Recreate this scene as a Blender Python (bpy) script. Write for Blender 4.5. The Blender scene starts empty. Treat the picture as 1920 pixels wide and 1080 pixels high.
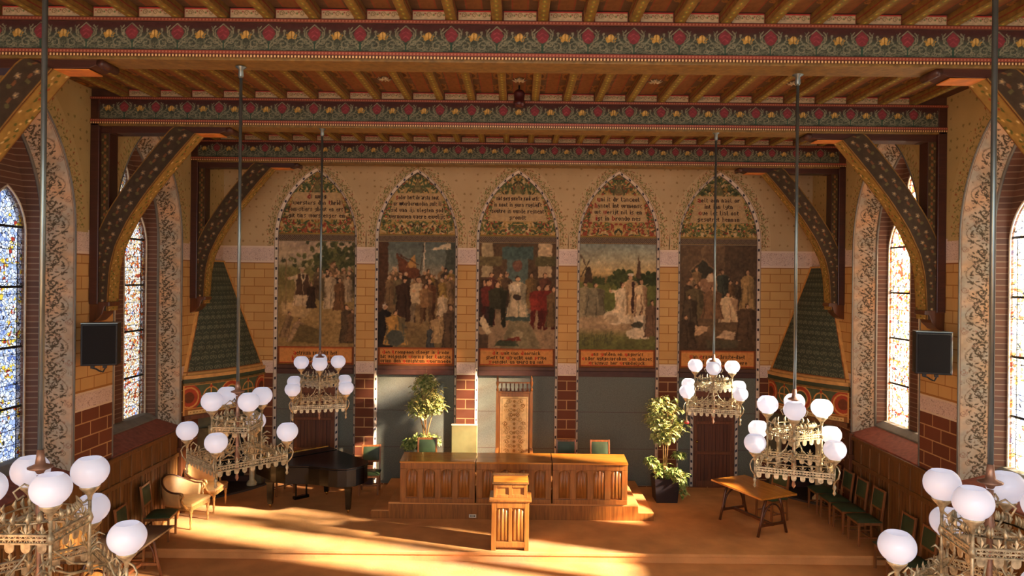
import bpy, bmesh, math, random
import numpy as np
from mathutils import Vector, Matrix
from mathutils.geometry import tessellate_polygon
PI = math.pi
SC = bpy.context.scene
COL = SC.collection

# ------------------------------------------------------------------ camera, light, exposure
FPX, HCAM = 1330.0, 4.6
cd = bpy.data.cameras.new('camera'); cam = bpy.data.objects.new('camera', cd); COL.objects.link(cam)
cam.location = (0, 0, HCAM); cam.rotation_euler = (PI/2, -0.0105, 0)
cd.sensor_width = 36.0; cd.lens = FPX/1920*36
cd.shift_x = -10/1920; cd.shift_y = -16/1920
cd.clip_start = 0.1; cd.clip_end = 200
SC.camera = cam

def lin(c):
    return tuple((v/255/12.92 if v/255 <= .04045 else ((v/255+.055)/1.055)**2.4) for v in c)

w = bpy.data.worlds.new('sky'); SC.world = w; w.use_nodes = True
nt = w.node_tree; nt.nodes.clear()
tc = nt.nodes.new('ShaderNodeTexCoord'); sp = nt.nodes.new('ShaderNodeSeparateXYZ')
mr = nt.nodes.new('ShaderNodeMapRange'); mr.inputs[1].default_value = -1; mr.inputs[2].default_value = 1
rp = nt.nodes.new('ShaderNodeValToRGB')
rp.color_ramp.elements[0].position = 0; rp.color_ramp.elements[0].color = (.80, .86, 1.0, 1)
rp.color_ramp.elements[1].position = 1; rp.color_ramp.elements[1].color = (1.35, 1.26, 1.12, 1)
e = rp.color_ramp.elements.new(.5); e.color = (.8, .88, 1.0, 1)
bg = nt.nodes.new('ShaderNodeBackground'); bg.inputs[1].default_value = 2.3
wo = nt.nodes.new('ShaderNodeOutputWorld')
nt.links.new(tc.outputs['Generated'], sp.inputs[0]); nt.links.new(sp.outputs[0], mr.inputs[0])
nt.links.new(mr.outputs[0], rp.inputs[0]); nt.links.new(rp.outputs[0], bg.inputs[0]); nt.links.new(bg.outputs[0], wo.inputs[0])

sl = bpy.data.lights.new('sun', 'SUN'); sun = bpy.data.objects.new('sun', sl); COL.objects.link(sun)
sl.energy = 125; sl.color = (1.0, .93, .84); sl.angle = math.radians(2.2)
el = math.radians(21.5)
sdir = Vector((-.951*math.cos(el), .309*math.cos(el), -math.sin(el)))
sun.rotation_euler = sdir.to_track_quat('-Z', 'Y').to_euler(); sun.location = (12, -2, 9)

def area(name, loc, tgt, sx, sy, en, col):
    l = bpy.data.lights.new(name, 'AREA'); l.shape = 'RECTANGLE'; l.size = sx; l.size_y = sy; l.energy = en; l.color = col
    o = bpy.data.objects.new(name, l); COL.objects.link(o); o.location = loc
    o.rotation_euler = (Vector(tgt)-Vector(loc)).to_track_quat('-Z', 'Y').to_euler()
    return o
area('rear_fill_light', (0, -2.6, 4.8), (0, 12, 4.2), 5, 3.0, 300, (1.0, .93, .82))  # added fill light behind the camera, brightens the interior; no real fixture

SC.view_settings.view_transform = 'Standard'; SC.view_settings.look = 'None'
SC.view_settings.exposure = -0.55; SC.view_settings.gamma = 1.0; SC.view_settings.use_curve_mapping = False

# ------------------------------------------------------------------ tagging
def tag(o, label=None, cat=None, group=None, kind=None):
    if label: o['label'] = label
    if cat: o['category'] = cat
    if group: o['group'] = group
    if kind: o['kind'] = kind
    return o
def thing(name, label, cat, loc=(0, 0, 0), rz=0, group=None):
    o = bpy.data.objects.new(name, None); COL.objects.link(o); o.empty_display_size = .1
    o.location = loc; o.rotation_euler = (0, 0, rz)
    return tag(o, label, cat, group)
def kids(o): return [c for c in bpy.data.objects if c.parent == o]
def copy_tree(o, parent=None):
    ch = kids(o); c = o.copy(); COL.objects.link(c)
    if parent is not None: c.parent = parent
    for k in ch: copy_tree(k, c)
    return c
def place(src, used, loc, rz, label, group=None):
    o = src if not used else copy_tree(src)
    o.location = loc; o.rotation_euler = (0, 0, rz); o['label'] = label
    if group: o['group'] = group
    return o

# ------------------------------------------------------------------ materials
MATS = {}
def newmat(name):
    m = bpy.data.materials.new(name); m.use_nodes = True; MATS[name] = m
    b = m.node_tree.nodes['Principled BSDF']
    return m, m.node_tree, b
def plain(name, rgb, rough=.6, metal=0, var=.12, scale=8, bump=.0, coat=0, spec=.5):
    m, t, b = newmat(name); c = lin(rgb)
    b.inputs['Roughness'].default_value = rough; b.inputs['Metallic'].default_value = metal
    b.inputs['Specular IOR Level'].default_value = spec
    b.inputs['Coat Weight'].default_value = coat
    g = t.nodes.new('ShaderNodeNewGeometry')
    n = t.nodes.new('ShaderNodeTexNoise'); n.inputs['Scale'].default_value = scale; n.inputs['Detail'].default_value = 4
    t.links.new(g.outputs['Position'], n.inputs['Vector'])
    r = t.nodes.new('ShaderNodeValToRGB')
    r.color_ramp.elements[0].position = .3; r.color_ramp.elements[0].color = (*[v*(1-var*2) for v in c], 1)
    r.color_ramp.elements[1].position = .7; r.color_ramp.elements[1].color = (*[min(1, v*(1+var)) for v in c], 1)
    t.links.new(n.outputs[0], r.inputs[0]); t.links.new(r.outputs[0], b.inputs['Base Color'])
    if bump:
        bp = t.nodes.new('ShaderNodeBump'); bp.inputs['Strength'].default_value = bump; bp.inputs['Distance'].default_value = .01
        n2 = t.nodes.new('ShaderNodeTexNoise'); n2.inputs['Scale'].default_value = scale*12
        t.links.new(g.outputs['Position'], n2.inputs['Vector'])
        t.links.new(n2.outputs[0], bp.inputs['Height']); t.links.new(bp.outputs[0], b.inputs['Normal'])
    return m
def wood(name, rgb, rough=.35, dark=.55, stretch=(30, 30, 2.5), coat=.15):
    m, t, b = newmat(name); c = lin(rgb)
    b.inputs['Roughness'].default_value = rough; b.inputs['Coat Weight'].default_value = coat
    g = t.nodes.new('ShaderNodeTexCoord'); mp = t.nodes.new('ShaderNodeMapping'); mp.inputs['Scale'].default_value = stretch
    n = t.nodes.new('ShaderNodeTexNoise'); n.inputs['Scale'].default_value = 1.0; n.inputs['Detail'].default_value = 6
    n.inputs['Distortion'].default_value = .6
    t.links.new(g.outputs['Object'], mp.inputs[0]); t.links.new(mp.outputs[0], n.inputs['Vector'])
    r = t.nodes.new('ShaderNodeValToRGB')
    r.color_ramp.elements[0].position = .32; r.color_ramp.elements[0].color = (*[v*dark for v in c], 1)
    r.color_ramp.elements[1].position = .66; r.color_ramp.elements[1].color = (*c, 1)
    t.links.new(n.outputs[0], r.inputs[0]); t.links.new(r.outputs[0], b.inputs['Base Color'])
    return m
def attr_mat(name, rough=.75, metal=0, spec=.25):
    m, t, b = newmat(name); b.inputs['Roughness'].default_value = rough; b.inputs['Metallic'].default_value = metal
    b.inputs['Specular IOR Level'].default_value = spec
    a = t.nodes.new('ShaderNodeAttribute'); a.attribute_name = 'col'
    t.links.new(a.outputs['Color'], b.inputs['Base Color']); return m

WOOD = wood('oak_golden', (158, 100, 44)); WOODD = wood('oak_dark', (96, 52, 26)); WOODM = wood('oak_panelling', (122, 82, 40))
WOODH = wood('oak_desk_top', (200, 132, 50), .25, .7, (2.5, 30, 30), .4)
CHW = wood('chair_wood', (146, 92, 50)); DOORW = wood('door_wood', (122, 70, 38), .5)
DOORP = wood('door_plank', (102, 56, 32), .55, .5, (60, 60, 1.5))
BEAMW = wood('beam_dark', (70, 34, 22), .5, .7, (3, 30, 30)); OCHRE = plain('ochre_paint', (128, 98, 46), .5, 0, .2, 14)
REDP = plain('red_paint', (128, 52, 40), .6); MAROON = plain('maroon_paint', (84, 52, 36), .6)
GREEN = plain('green_leather', (50, 70, 44), .5, 0, .15, 6); OLIVE = plain('olive_fabric', (132, 128, 84), .7, 0, .08, 5)
GOLDF = plain('gold_silk', (204, 156, 98), .45, 0, .06, 9); GILT = plain('gilt_wood', (190, 140, 80), .35, .3, .2, 20)
BLACK = plain('piano_lacquer', (5, 5, 6), .22, 0, 0, 3, spec=.35); BLK = plain('black_speaker', (20, 21, 24), .55)
BLKG = plain('speaker_grille', (14, 14, 16), .9, 0, .1, 200); BRASS = plain('brass', (205, 160, 80), .25, 1, .1, 20)
IVORY = plain('ivory_keys', (230, 222, 200), .3); STEEL = plain('rod_steel', (120, 132, 132), .35, .8, .1, 5)
CHBR = plain('chandelier_bronze', (194, 180, 146), .42, .45, .3, 25); COPPER = plain('copper_stem', (160, 124, 104), .4, .5, .2, 12)
CARPET = plain('orange_carpet', (212, 154, 98), .95, 0, .09, 2.2, .35, spec=.1)
STONE = plain('grey_stone', (120, 118, 110), .8, 0, .12, 6); BRICKSILL = plain('brick_sill', (140, 78, 62), .7, 0, .15, 12)
SOOT = plain('soot', (22, 20, 16), .95); MARBLE = plain('pale_marble', (214, 196, 150), .3, 0, .1, 10)
POT = plain('black_planter', (34, 30, 34), .4); SOIL = plain('soil', (50, 36, 26), .95); TRUNK = plain('plant_stem', (150, 116, 70), .8)
WHITE = plain('white_paint', (225, 218, 200), .5); FLOWER = plain('anthurium_red', (190, 60, 60), .5)
PAINT = attr_mat('painted_surface'); BEADP = attr_mat('gilt_bead', .38, .25, .6)
BLUEW = plain('blue_grey_wall', (104, 112, 104), .85, 0, .13, 60); BASEM = plain('base_maroon', (70, 40, 32), .6)

def leafmat(name, a, b_):
    m, t, b = newmat(name)
    g = t.nodes.new('ShaderNodeNewGeometry'); n = t.nodes.new('ShaderNodeTexNoise'); n.inputs['Scale'].default_value = 14
    t.links.new(g.outputs['Position'], n.inputs['Vector'])
    r = t.nodes.new('ShaderNodeValToRGB'); r.color_ramp.elements[0].position = .35; r.color_ramp.elements[1].position = .65
    r.color_ramp.elements[0].color = (*lin(a), 1); r.color_ramp.elements[1].color = (*lin(b_), 1)
    t.links.new(n.outputs[0], r.inputs[0]); t.links.new(r.outputs[0], b.inputs['Base Color']); b.inputs['Roughness'].default_value = .4
    return m
LEAF = leafmat('variegated_leaf', (110, 134, 62), (216, 216, 150)); LEAFG = leafmat('green_leaf', (66, 104, 42), (190, 200, 124))

def globe_mat():
    m, t, b = newmat('opal_glass'); b.inputs['Base Color'].default_value = (.78, .82, .92, 1); b.inputs['Roughness'].default_value = .12
    b.inputs['Emission Color'].default_value = (.9, .94, 1.12, 1); b.inputs['Emission Strength'].default_value = .42
    tr = t.nodes.new('ShaderNodeBsdfTranslucent'); tr.inputs[0].default_value = (.9, .9, .95, 1)
    mx = t.nodes.new('ShaderNodeMixShader'); mx.inputs[0].default_value = .3
    t.links.new(b.outputs[0], mx.inputs[1]); t.links.new(tr.outputs[0], mx.inputs[2]); t.links.new(mx.outputs[0], t.nodes['Material Output'].inputs[0])
    return m
OPAL = globe_mat()

def wall_mat(name, axis):
    """ashlar wall: red blocks, pale frieze, ochre blocks, pale frieze, stencilled plaster (by height)"""
    m, t, b = newmat(name); N = t.nodes; L = t.links
    b.inputs['Roughness'].default_value = .8; b.inputs['Specular IOR Level'].default_value = .2
    g = N.new('ShaderNodeNewGeometry'); s = N.new('ShaderNodeSeparateXYZ'); L.new(g.outputs['Position'], s.inputs[0])
    cv = N.new('ShaderNodeCombineXYZ'); L.new(s.outputs[axis], cv.inputs[0]); L.new(s.outputs[2], cv.inputs[1])
    def brick(c1, c2, mo, bw, rh, ms, off):
        mp = N.new('ShaderNodeMapping'); mp.inputs['Location'].default_value = off; L.new(cv.outputs[0], mp.inputs[0])
        k = N.new('ShaderNodeTexBrick'); L.new(mp.outputs[0], k.inputs['Vector'])
        k.inputs['Color1'].default_value = (*lin(c1), 1); k.inputs['Color2'].default_value = (*lin(c2), 1); k.inputs['Mortar'].default_value = (*lin(mo), 1)
        k.inputs['Scale'].default_value = 1; k.inputs['Mortar Size'].default_value = ms; k.inputs['Brick Width'].default_value = bw; k.inputs['Row Height'].default_value = rh
        k.inputs['Mortar Smooth'].default_value = .2
        return k.outputs[0]
    red = brick((118, 70, 50), (104, 62, 45), (184, 148, 104), .4514, .215, .011, (0 if axis == 0 else .1, .02, 0))
    och = brick((208, 168, 108), (198, 156, 98), (160, 112, 60), .4514 if axis == 0 else .345, .193, .009, (0, .05, 0))
    # pale scroll frieze
    vo = N.new('ShaderNodeTexNoise'); vo.inputs['Scale'].default_value = 24; vo.inputs['Detail'].default_value = 0; vo.inputs['Distortion'].default_value = 1.5; L.new(cv.outputs[0], vo.inputs['Vector'])
    fr = N.new('ShaderNodeValToRGB'); L.new(vo.outputs[0], fr.inputs[0])
    fr.color_ramp.elements[0].position = .45; fr.color_ramp.elements[0].color = (*lin((222, 202, 190)), 1)
    fr.color_ramp.elements[1].position = .55; fr.color_ramp.elements[1].color = (*lin((222, 202, 190)), 1)
    ee = fr.color_ramp.elements.new(.5); ee.color = (*lin((150, 122, 116)), 1)
    # plaster with small stencils
    v2 = N.new('ShaderNodeTexVoronoi'); v2.inputs['Scale'].default_value = 6.5; v2.inputs['Randomness'].default_value = .25; L.new(cv.outputs[0], v2.inputs['Vector'])
    n3 = N.new('ShaderNodeTexNoise'); n3.inputs['Scale'].default_value = 60; L.new(cv.outputs[0], n3.inputs['Vector'])
    ad = N.new('ShaderNodeMath'); ad.operation = 'MULTIPLY_ADD'; ad.inputs[1].default_value = .35; L.new(n3.outputs[0], ad.inputs[0]); L.new(v2.outputs['Distance'], ad.inputs[2])
    pr = N.new('ShaderNodeValToRGB'); L.new(ad.outputs[0], pr.inputs[0])
    pr.color_ramp.elements[0].position = .30; pr.color_ramp.elements[0].color = (*lin((158, 132, 88) if axis == 0 else (134, 120, 72)), 1)
    pr.color_ramp.elements[1].position = .36; pr.color_ramp.elements[1].color = (*lin((196, 170, 128) if axis == 0 else (180, 158, 106)), 1)
    cur = red
    def step(z, nxt, cur):
        gt = N.new('ShaderNodeMath'); gt.operation = 'GREATER_THAN'; gt.inputs[1].default_value = z; L.new(s.outputs[2], gt.inputs[0])
        mx = N.new('ShaderNodeMixRGB'); L.new(gt.outputs[0], mx.inputs[0]); L.new(cur, mx.inputs[1])
        if isinstance(nxt, tuple): mx.inputs[2].default_value = (*lin(nxt), 1)
        else: L.new(nxt, mx.inputs[2])
        return mx.outputs[0]
    dz = 0 if axis == 0 else .08
    for z, nx in ((2.46, (222, 205, 180)), (2.49, fr.outputs[0]), (2.71, (222, 205, 180)), (2.74, (170, 120, 64)), (2.76, och), (4.9, (150, 100, 60)), (4.92, (226, 208, 190)), (4.96, fr.outputs[0]), (5.25, (226, 208, 190)), (5.29, pr.outputs[0])):
        cur = step(z+(dz if z < 3 else 0), nx, cur)
    nn = N.new('ShaderNodeTexNoise'); nn.inputs['Scale'].default_value = 1.3; nn.inputs['Detail'].default_value = 5; L.new(g.outputs['Position'], nn.inputs['Vector'])
    rr = N.new('ShaderNodeValToRGB'); rr.color_ramp.elements[0].position = .3; rr.color_ramp.elements[0].color = (.86, .84, .8, 1); rr.color_ramp.elements[1].position = .65; rr.color_ramp.elements[1].color = (1, 1, 1, 1); L.new(nn.outputs[0], rr.inputs[0])
    mm = N.new('ShaderNodeMixRGB'); mm.blend_type = 'MULTIPLY'; mm.inputs[0].default_value = 1; L.new(cur, mm.inputs[1]); L.new(rr.outputs[0], mm.inputs[2])
    L.new(mm.outputs[0], b.inputs['Base Color'])
    return m
WALLX = wall_mat('wall_blocks_end', 0); WALLY = wall_mat('wall_blocks_side', 1)

def brickjamb(name):
    m, t, b = newmat(name); N = t.nodes; L = t.links
    g = N.new('ShaderNodeNewGeometry'); s = N.new('ShaderNodeSeparateXYZ'); L.new(g.outputs['Position'], s.inputs[0])
    a = N.new('ShaderNodeMath'); a.operation = 'ADD'; L.new(s.outputs[0], a.inputs[0]); L.new(s.outputs[1], a.inputs[1])
    cv = N.new('ShaderNodeCombineXYZ'); L.new(a.outputs[0], cv.inputs[0]); L.new(s.outputs[2], cv.inputs[1])
    k = N.new('ShaderNodeTexBrick'); L.new(cv.outputs[0], k.inputs['Vector']); k.inputs['Scale'].default_value = 1
    k.inputs['Color1'].default_value = (*lin((112, 76, 60)), 1); k.inputs['Color2'].default_value = (*lin((92, 66, 56)), 1); k.inputs['Mortar'].default_value = (*lin((142, 122, 102)), 1)
    k.inputs['Brick Width'].default_value = 5.0; k.inputs['Row Height'].default_value = .085; k.inputs['Mortar Size'].default_value = .007
    L.new(k.outputs[0], b.inputs['Base Color']); b.inputs['Roughness'].default_value = .85
    return m
BRICKJ = brickjamb('reveal_brick')

def glass_mat(name, pal, seed):
    m, t, b = newmat(name); N = t.nodes; L = t.links; N.remove(b)
    g = N.new('ShaderNodeNewGeometry'); s = N.new('ShaderNodeSeparateXYZ'); L.new(g.outputs['Position'], s.inputs[0])
    cv = N.new('ShaderNodeCombineXYZ'); L.new(s.outputs[1], cv.inputs[0]); L.new(s.outputs[2], cv.inputs[1]); cv.inputs[2].default_value = seed
    v = N.new('ShaderNodeTexVoronoi'); v.inputs['Scale'].default_value = 19; L.new(cv.outputs[0], v.inputs['Vector'])
    se = N.new('ShaderNodeSeparateColor'); L.new(v.outputs['Color'], se.inputs[0])
    n = N.new('ShaderNodeTexNoise'); n.inputs['Scale'].default_value = 3.2; L.new(cv.outputs[0], n.inputs['Vector'])
    ma = N.new('ShaderNodeMath'); ma.operation = 'MULTIPLY_ADD'; ma.inputs[1].default_value = .55; L.new(se.outputs[0], ma.inputs[0])
    m2 = N.new('ShaderNodeMath'); m2.operation = 'MULTIPLY_ADD'; m2.inputs[1].default_value = 1.5; m2.inputs[2].default_value = -.53; L.new(n.outputs[0], m2.inputs[0]); L.new(m2.outputs[0], ma.inputs[2])
    r = N.new('ShaderNodeValToRGB'); r.color_ramp.interpolation = 'CONSTANT'; L.new(ma.outputs[0], r.inputs[0])
    while len(r.color_ramp.elements) < len(pal): r.color_ramp.elements.new(.5)
    for i, (p, c) in enumerate(pal): r.color_ramp.elements[i].position = p; r.color_ramp.elements[i].color = (*lin(c), 1)
    ve = N.new('ShaderNodeTexVoronoi'); ve.feature = 'DISTANCE_TO_EDGE'; ve.inputs['Scale'].default_value = 19; L.new(cv.outputs[0], ve.inputs['Vector'])
    le = N.new('ShaderNodeMath'); le.operation = 'GREATER_THAN'; le.inputs[1].default_value = .055; L.new(ve.outputs['Distance'], le.inputs[0])
    mx = N.new('ShaderNodeMixRGB'); L.new(le.outputs[0], mx.inputs[0]); mx.inputs[1].default_value = (.03, .03, .04, 1); L.new(r.outputs[0], mx.inputs[2])
    tr = N.new('ShaderNodeBsdfTransparent'); tl = N.new('ShaderNodeBsdfTranslucent'); gl = N.new('ShaderNodeBsdfGlossy'); gl.inputs['Roughness'].default_value = .1
    L.new(mx.outputs[0], tr.inputs[0]); L.new(mx.outputs[0], tl.inputs[0])
    q = N.new('ShaderNodeMixShader'); q.inputs[0].default_value = .22; L.new(tr.outputs[0], q.inputs[1]); L.new(tl.outputs[0], q.inputs[2])
    q2 = N.new('ShaderNodeMixShader'); q2.inputs[0].default_value = .04; L.new(q.outputs[0], q2.inputs[1]); L.new(gl.outputs[0], q2.inputs[2])
    L.new(q2.outputs[0], N['Material Output'].inputs[0])
    return m
PALB = [(0, (110, 132, 190)), (.12, (170, 186, 224)), (.24, (222, 228, 244)), (.36, (245, 245, 250)), (.5, (176, 194, 230)), (.6, (250, 245, 220)), (.7, (240, 205, 70)), (.78, (176, 60, 44)), (.84, (240, 240, 245)), (.93, (90, 120, 80))]
PALC = [(0, (170, 70, 40)), (.12, (222, 130, 60)), (.24, (250, 220, 180)), (.36, (255, 248, 235)), (.5, (250, 205, 130)), (.6, (255, 250, 240)), (.7, (225, 120, 50)), (.78, (180, 50, 34)), (.84, (250, 235, 215)), (.93, (150, 165, 215))]
PALW = [(0, (150, 165, 220)), (.12, (190, 205, 235)), (.24, (250, 245, 230)), (.36, (255, 252, 245)), (.5, (240, 215, 150)), (.6, (255, 250, 240)), (.7, (245, 200, 90)), (.78, (200, 90, 60)), (.84, (250, 245, 240)), (.93, (170, 180, 150))]
GLASSES = {(-1, 0): glass_mat('glass_blue_a', PALB, 1.3), (-1, 1): glass_mat('glass_blue_b', PALB, 4.1), (-1, 2): glass_mat('glass_amber', PALC, 2.2),
           (1, 0): glass_mat('glass_pale_a', PALW, 7.3), (1, 1): glass_mat('glass_pale_b', PALW, 5.5), (1, 2): glass_mat('glass_amber_b', PALC, 9.2)}

# ------------------------------------------------------------------ mesh builder
class MB:
    def __init__(s): s.v = []; s.f = []; s.sm = []
    def add(s, v, f, smooth=False):
        n = len(s.v); s.v += [tuple(p) for p in v]; s.f += [tuple(i+n for i in q) for q in f]; s.sm += [smooth]*len(f); return s
    def box(s, x0, x1, y0, y1, z0, z1):
        v = [(x, y, z) for x in (x0, x1) for y in (y0, y1) for z in (z0, z1)]
        return s.add(v, [(0, 1, 3, 2), (4, 6, 7, 5), (0, 4, 5, 1), (2, 3, 7, 6), (0, 2, 6, 4), (1, 5, 7, 3)])
    def bar(s, p, q, w, h, up=(0, 0, 1)):
        p = Vector(p); q = Vector(q); d = (q-p).normalized(); u = Vector(up)
        if abs(d.dot(u)) > .98: u = Vector((0, 1, 0))
        a = d.cross(u).normalized(); b = a.cross(d).normalized()
        v = [o+a*i*w/2+b*j*h/2 for o in (p, q) for i in (-1, 1) for j in (-1, 1)]
        return s.add(v, [(0, 1, 3, 2), (4, 6, 7, 5), (0, 4, 5, 1), (2, 3, 7, 6), (0, 2, 6, 4), (1, 5, 7, 3)])
    def tube(s, pts, r, n=8, cap=True):
        P = [Vector(p) for p in pts]; R = r if isinstance(r, (list, tuple)) else [r]*len(P)
        rings = []; pa = None
        for i, p in enumerate(P):
            d = (P[min(i+1, len(P)-1)]-P[max(i-1, 0)]).normalized()
            if pa is None: pa = d.orthogonal().normalized()
            else:
                pa = (pa-d*pa.dot(d)); pa = pa.normalized() if pa.length > 1e-6 else d.orthogonal().normalized()
            b = d.cross(pa)
            rings.append([p+(pa*math.cos(2*PI*k/n)+b*math.sin(2*PI*k/n))*R[i] for k in range(n)])
        v = [q for rg in rings for q in rg]; f = []
        for i in range(len(P)-1):
            for k in range(n): f.append((i*n+k, i*n+(k+1) % n, (i+1)*n+(k+1) % n, (i+1)*n+k))
        if cap: f.append(tuple(range(n))[::-1]); f.append(tuple((len(P)-1)*n+k for k in range(n)))
        return s.add(v, f, True)
    def lathe(s, prof, n=16, c=(0, 0, 0), sx=1, sy=1, capb=True, capt=True):
        v = []; f = []; m = len(prof)
        for r, z in prof:
            for k in range(n): v.append((c[0]+r*sx*math.cos(2*PI*k/n), c[1]+r*sy*math.sin(2*PI*k/n), c[2]+z))
        for i in range(m-1):
            for k in range(n): f.append((i*n+k, i*n+(k+1) % n, (i+1)*n+(k+1) % n, (i+1)*n+k))
        if capb: f.append(tuple(range(n))[::-1])
        if capt: f.append(tuple((m-1)*n+k for k in range(n)))
        return s.add(v, f, True)
    def prism(s, poly, z0, z1, fn=None):
        fn = fn or (lambda x, y, z: (x, y, z)); n = len(poly)
        v = [fn(x, y, z0) for x, y in poly]+[fn(x, y, z1) for x, y in poly]
        tri = tessellate_polygon([[Vector((x, y, 0)) for x, y in poly]])
        f = [tuple(t) for t in tri]+[tuple(i+n for i in t) for t in tri]+[(i, (i+1) % n, (i+1) % n+n, i+n) for i in range(n)]
        return s.add(v, f)
    def plate(s, outer, holes, z0, z1, fn, back=True):
        loops = [outer]+holes; off = []; flat = []
        for l in loops: off.append(len(flat)); flat += l
        tri = tessellate_polygon([[Vector((x, y, 0)) for x, y in l] for l in loops]); n = len(flat)
        v = [fn(x, y, z0) for x, y in flat]; f = [tuple(t) for t in tri]
        if back:
            v += [fn(x, y, z1) for x, y in flat]; f += [tuple(i+n for i in t) for t in tri]
            for l, o in zip(loops, off):
                m = len(l); f += [(o+i, o+(i+1) % m, o+(i+1) % m+n, o+i+n) for i in range(m)]
        return s.add(v, f)
    def build(s, name, mat, parent=None, bevel=0, smooth=None):
        me = bpy.data.meshes.new(name); me.from_pydata([tuple(p) for p in s.v], [], s.f); me.materials.append(mat)
        bm = bmesh.new(); bm.from_mesh(me); bmesh.ops.recalc_face_normals(bm, faces=bm.faces); bm.to_mesh(me); bm.free()
        me.polygons.foreach_set('use_smooth', [bool(b) for b in s.sm] if smooth is None else [smooth]*len(me.polygons)); me.update()
        o = bpy.data.objects.new(name, me); COL.objects.link(o)
        if parent: o.parent = parent
        if bevel:
            b = o.modifiers.new('bevel', 'BEVEL'); b.width = bevel; b.segments = 2; b.limit_method = 'ANGLE'
        return o

def grid(name, P, colr, mat, parent=None, smooth=False):
    """P: (H,W,3) positions, colr: (H,W,3) sRGB 0-255"""
    H, W = P.shape[:2]
    me = bpy.data.meshes.new(name); me.vertices.add(H*W); me.vertices.foreach_set('co', P.reshape(-1).astype(np.float32))
    i = np.arange(H*W).reshape(H, W)
    q = np.stack([i[:-1, :-1], i[:-1, 1:], i[1:, 1:], i[1:, :-1]], -1).reshape(-1, 4)
    me.loops.add(q.size); me.loops.foreach_set('vertex_index', q.reshape(-1).astype(np.int32))
    me.polygons.add(len(q)); me.polygons.foreach_set('loop_start', np.arange(0, q.size, 4, dtype=np.int32))
    me.update(calc_edges=True)
    c = np.clip(colr, 0, 255)/255.; c = np.where(c <= .04045, c/12.92, ((c+.055)/1.055)**2.4)
    a = me.color_attributes.new('col', 'FLOAT_COLOR', 'POINT')
    a.data.foreach_set('color', np.concatenate([c, np.ones((H, W, 1))], -1).reshape(-1).astype(np.float32))
    me.materials.append(mat); me.polygons.foreach_set('use_smooth', [smooth]*len(me.polygons))
    o = bpy.data.objects.new(name, me); COL.objects.link(o)
    if parent: o.parent = parent
    return o

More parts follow.
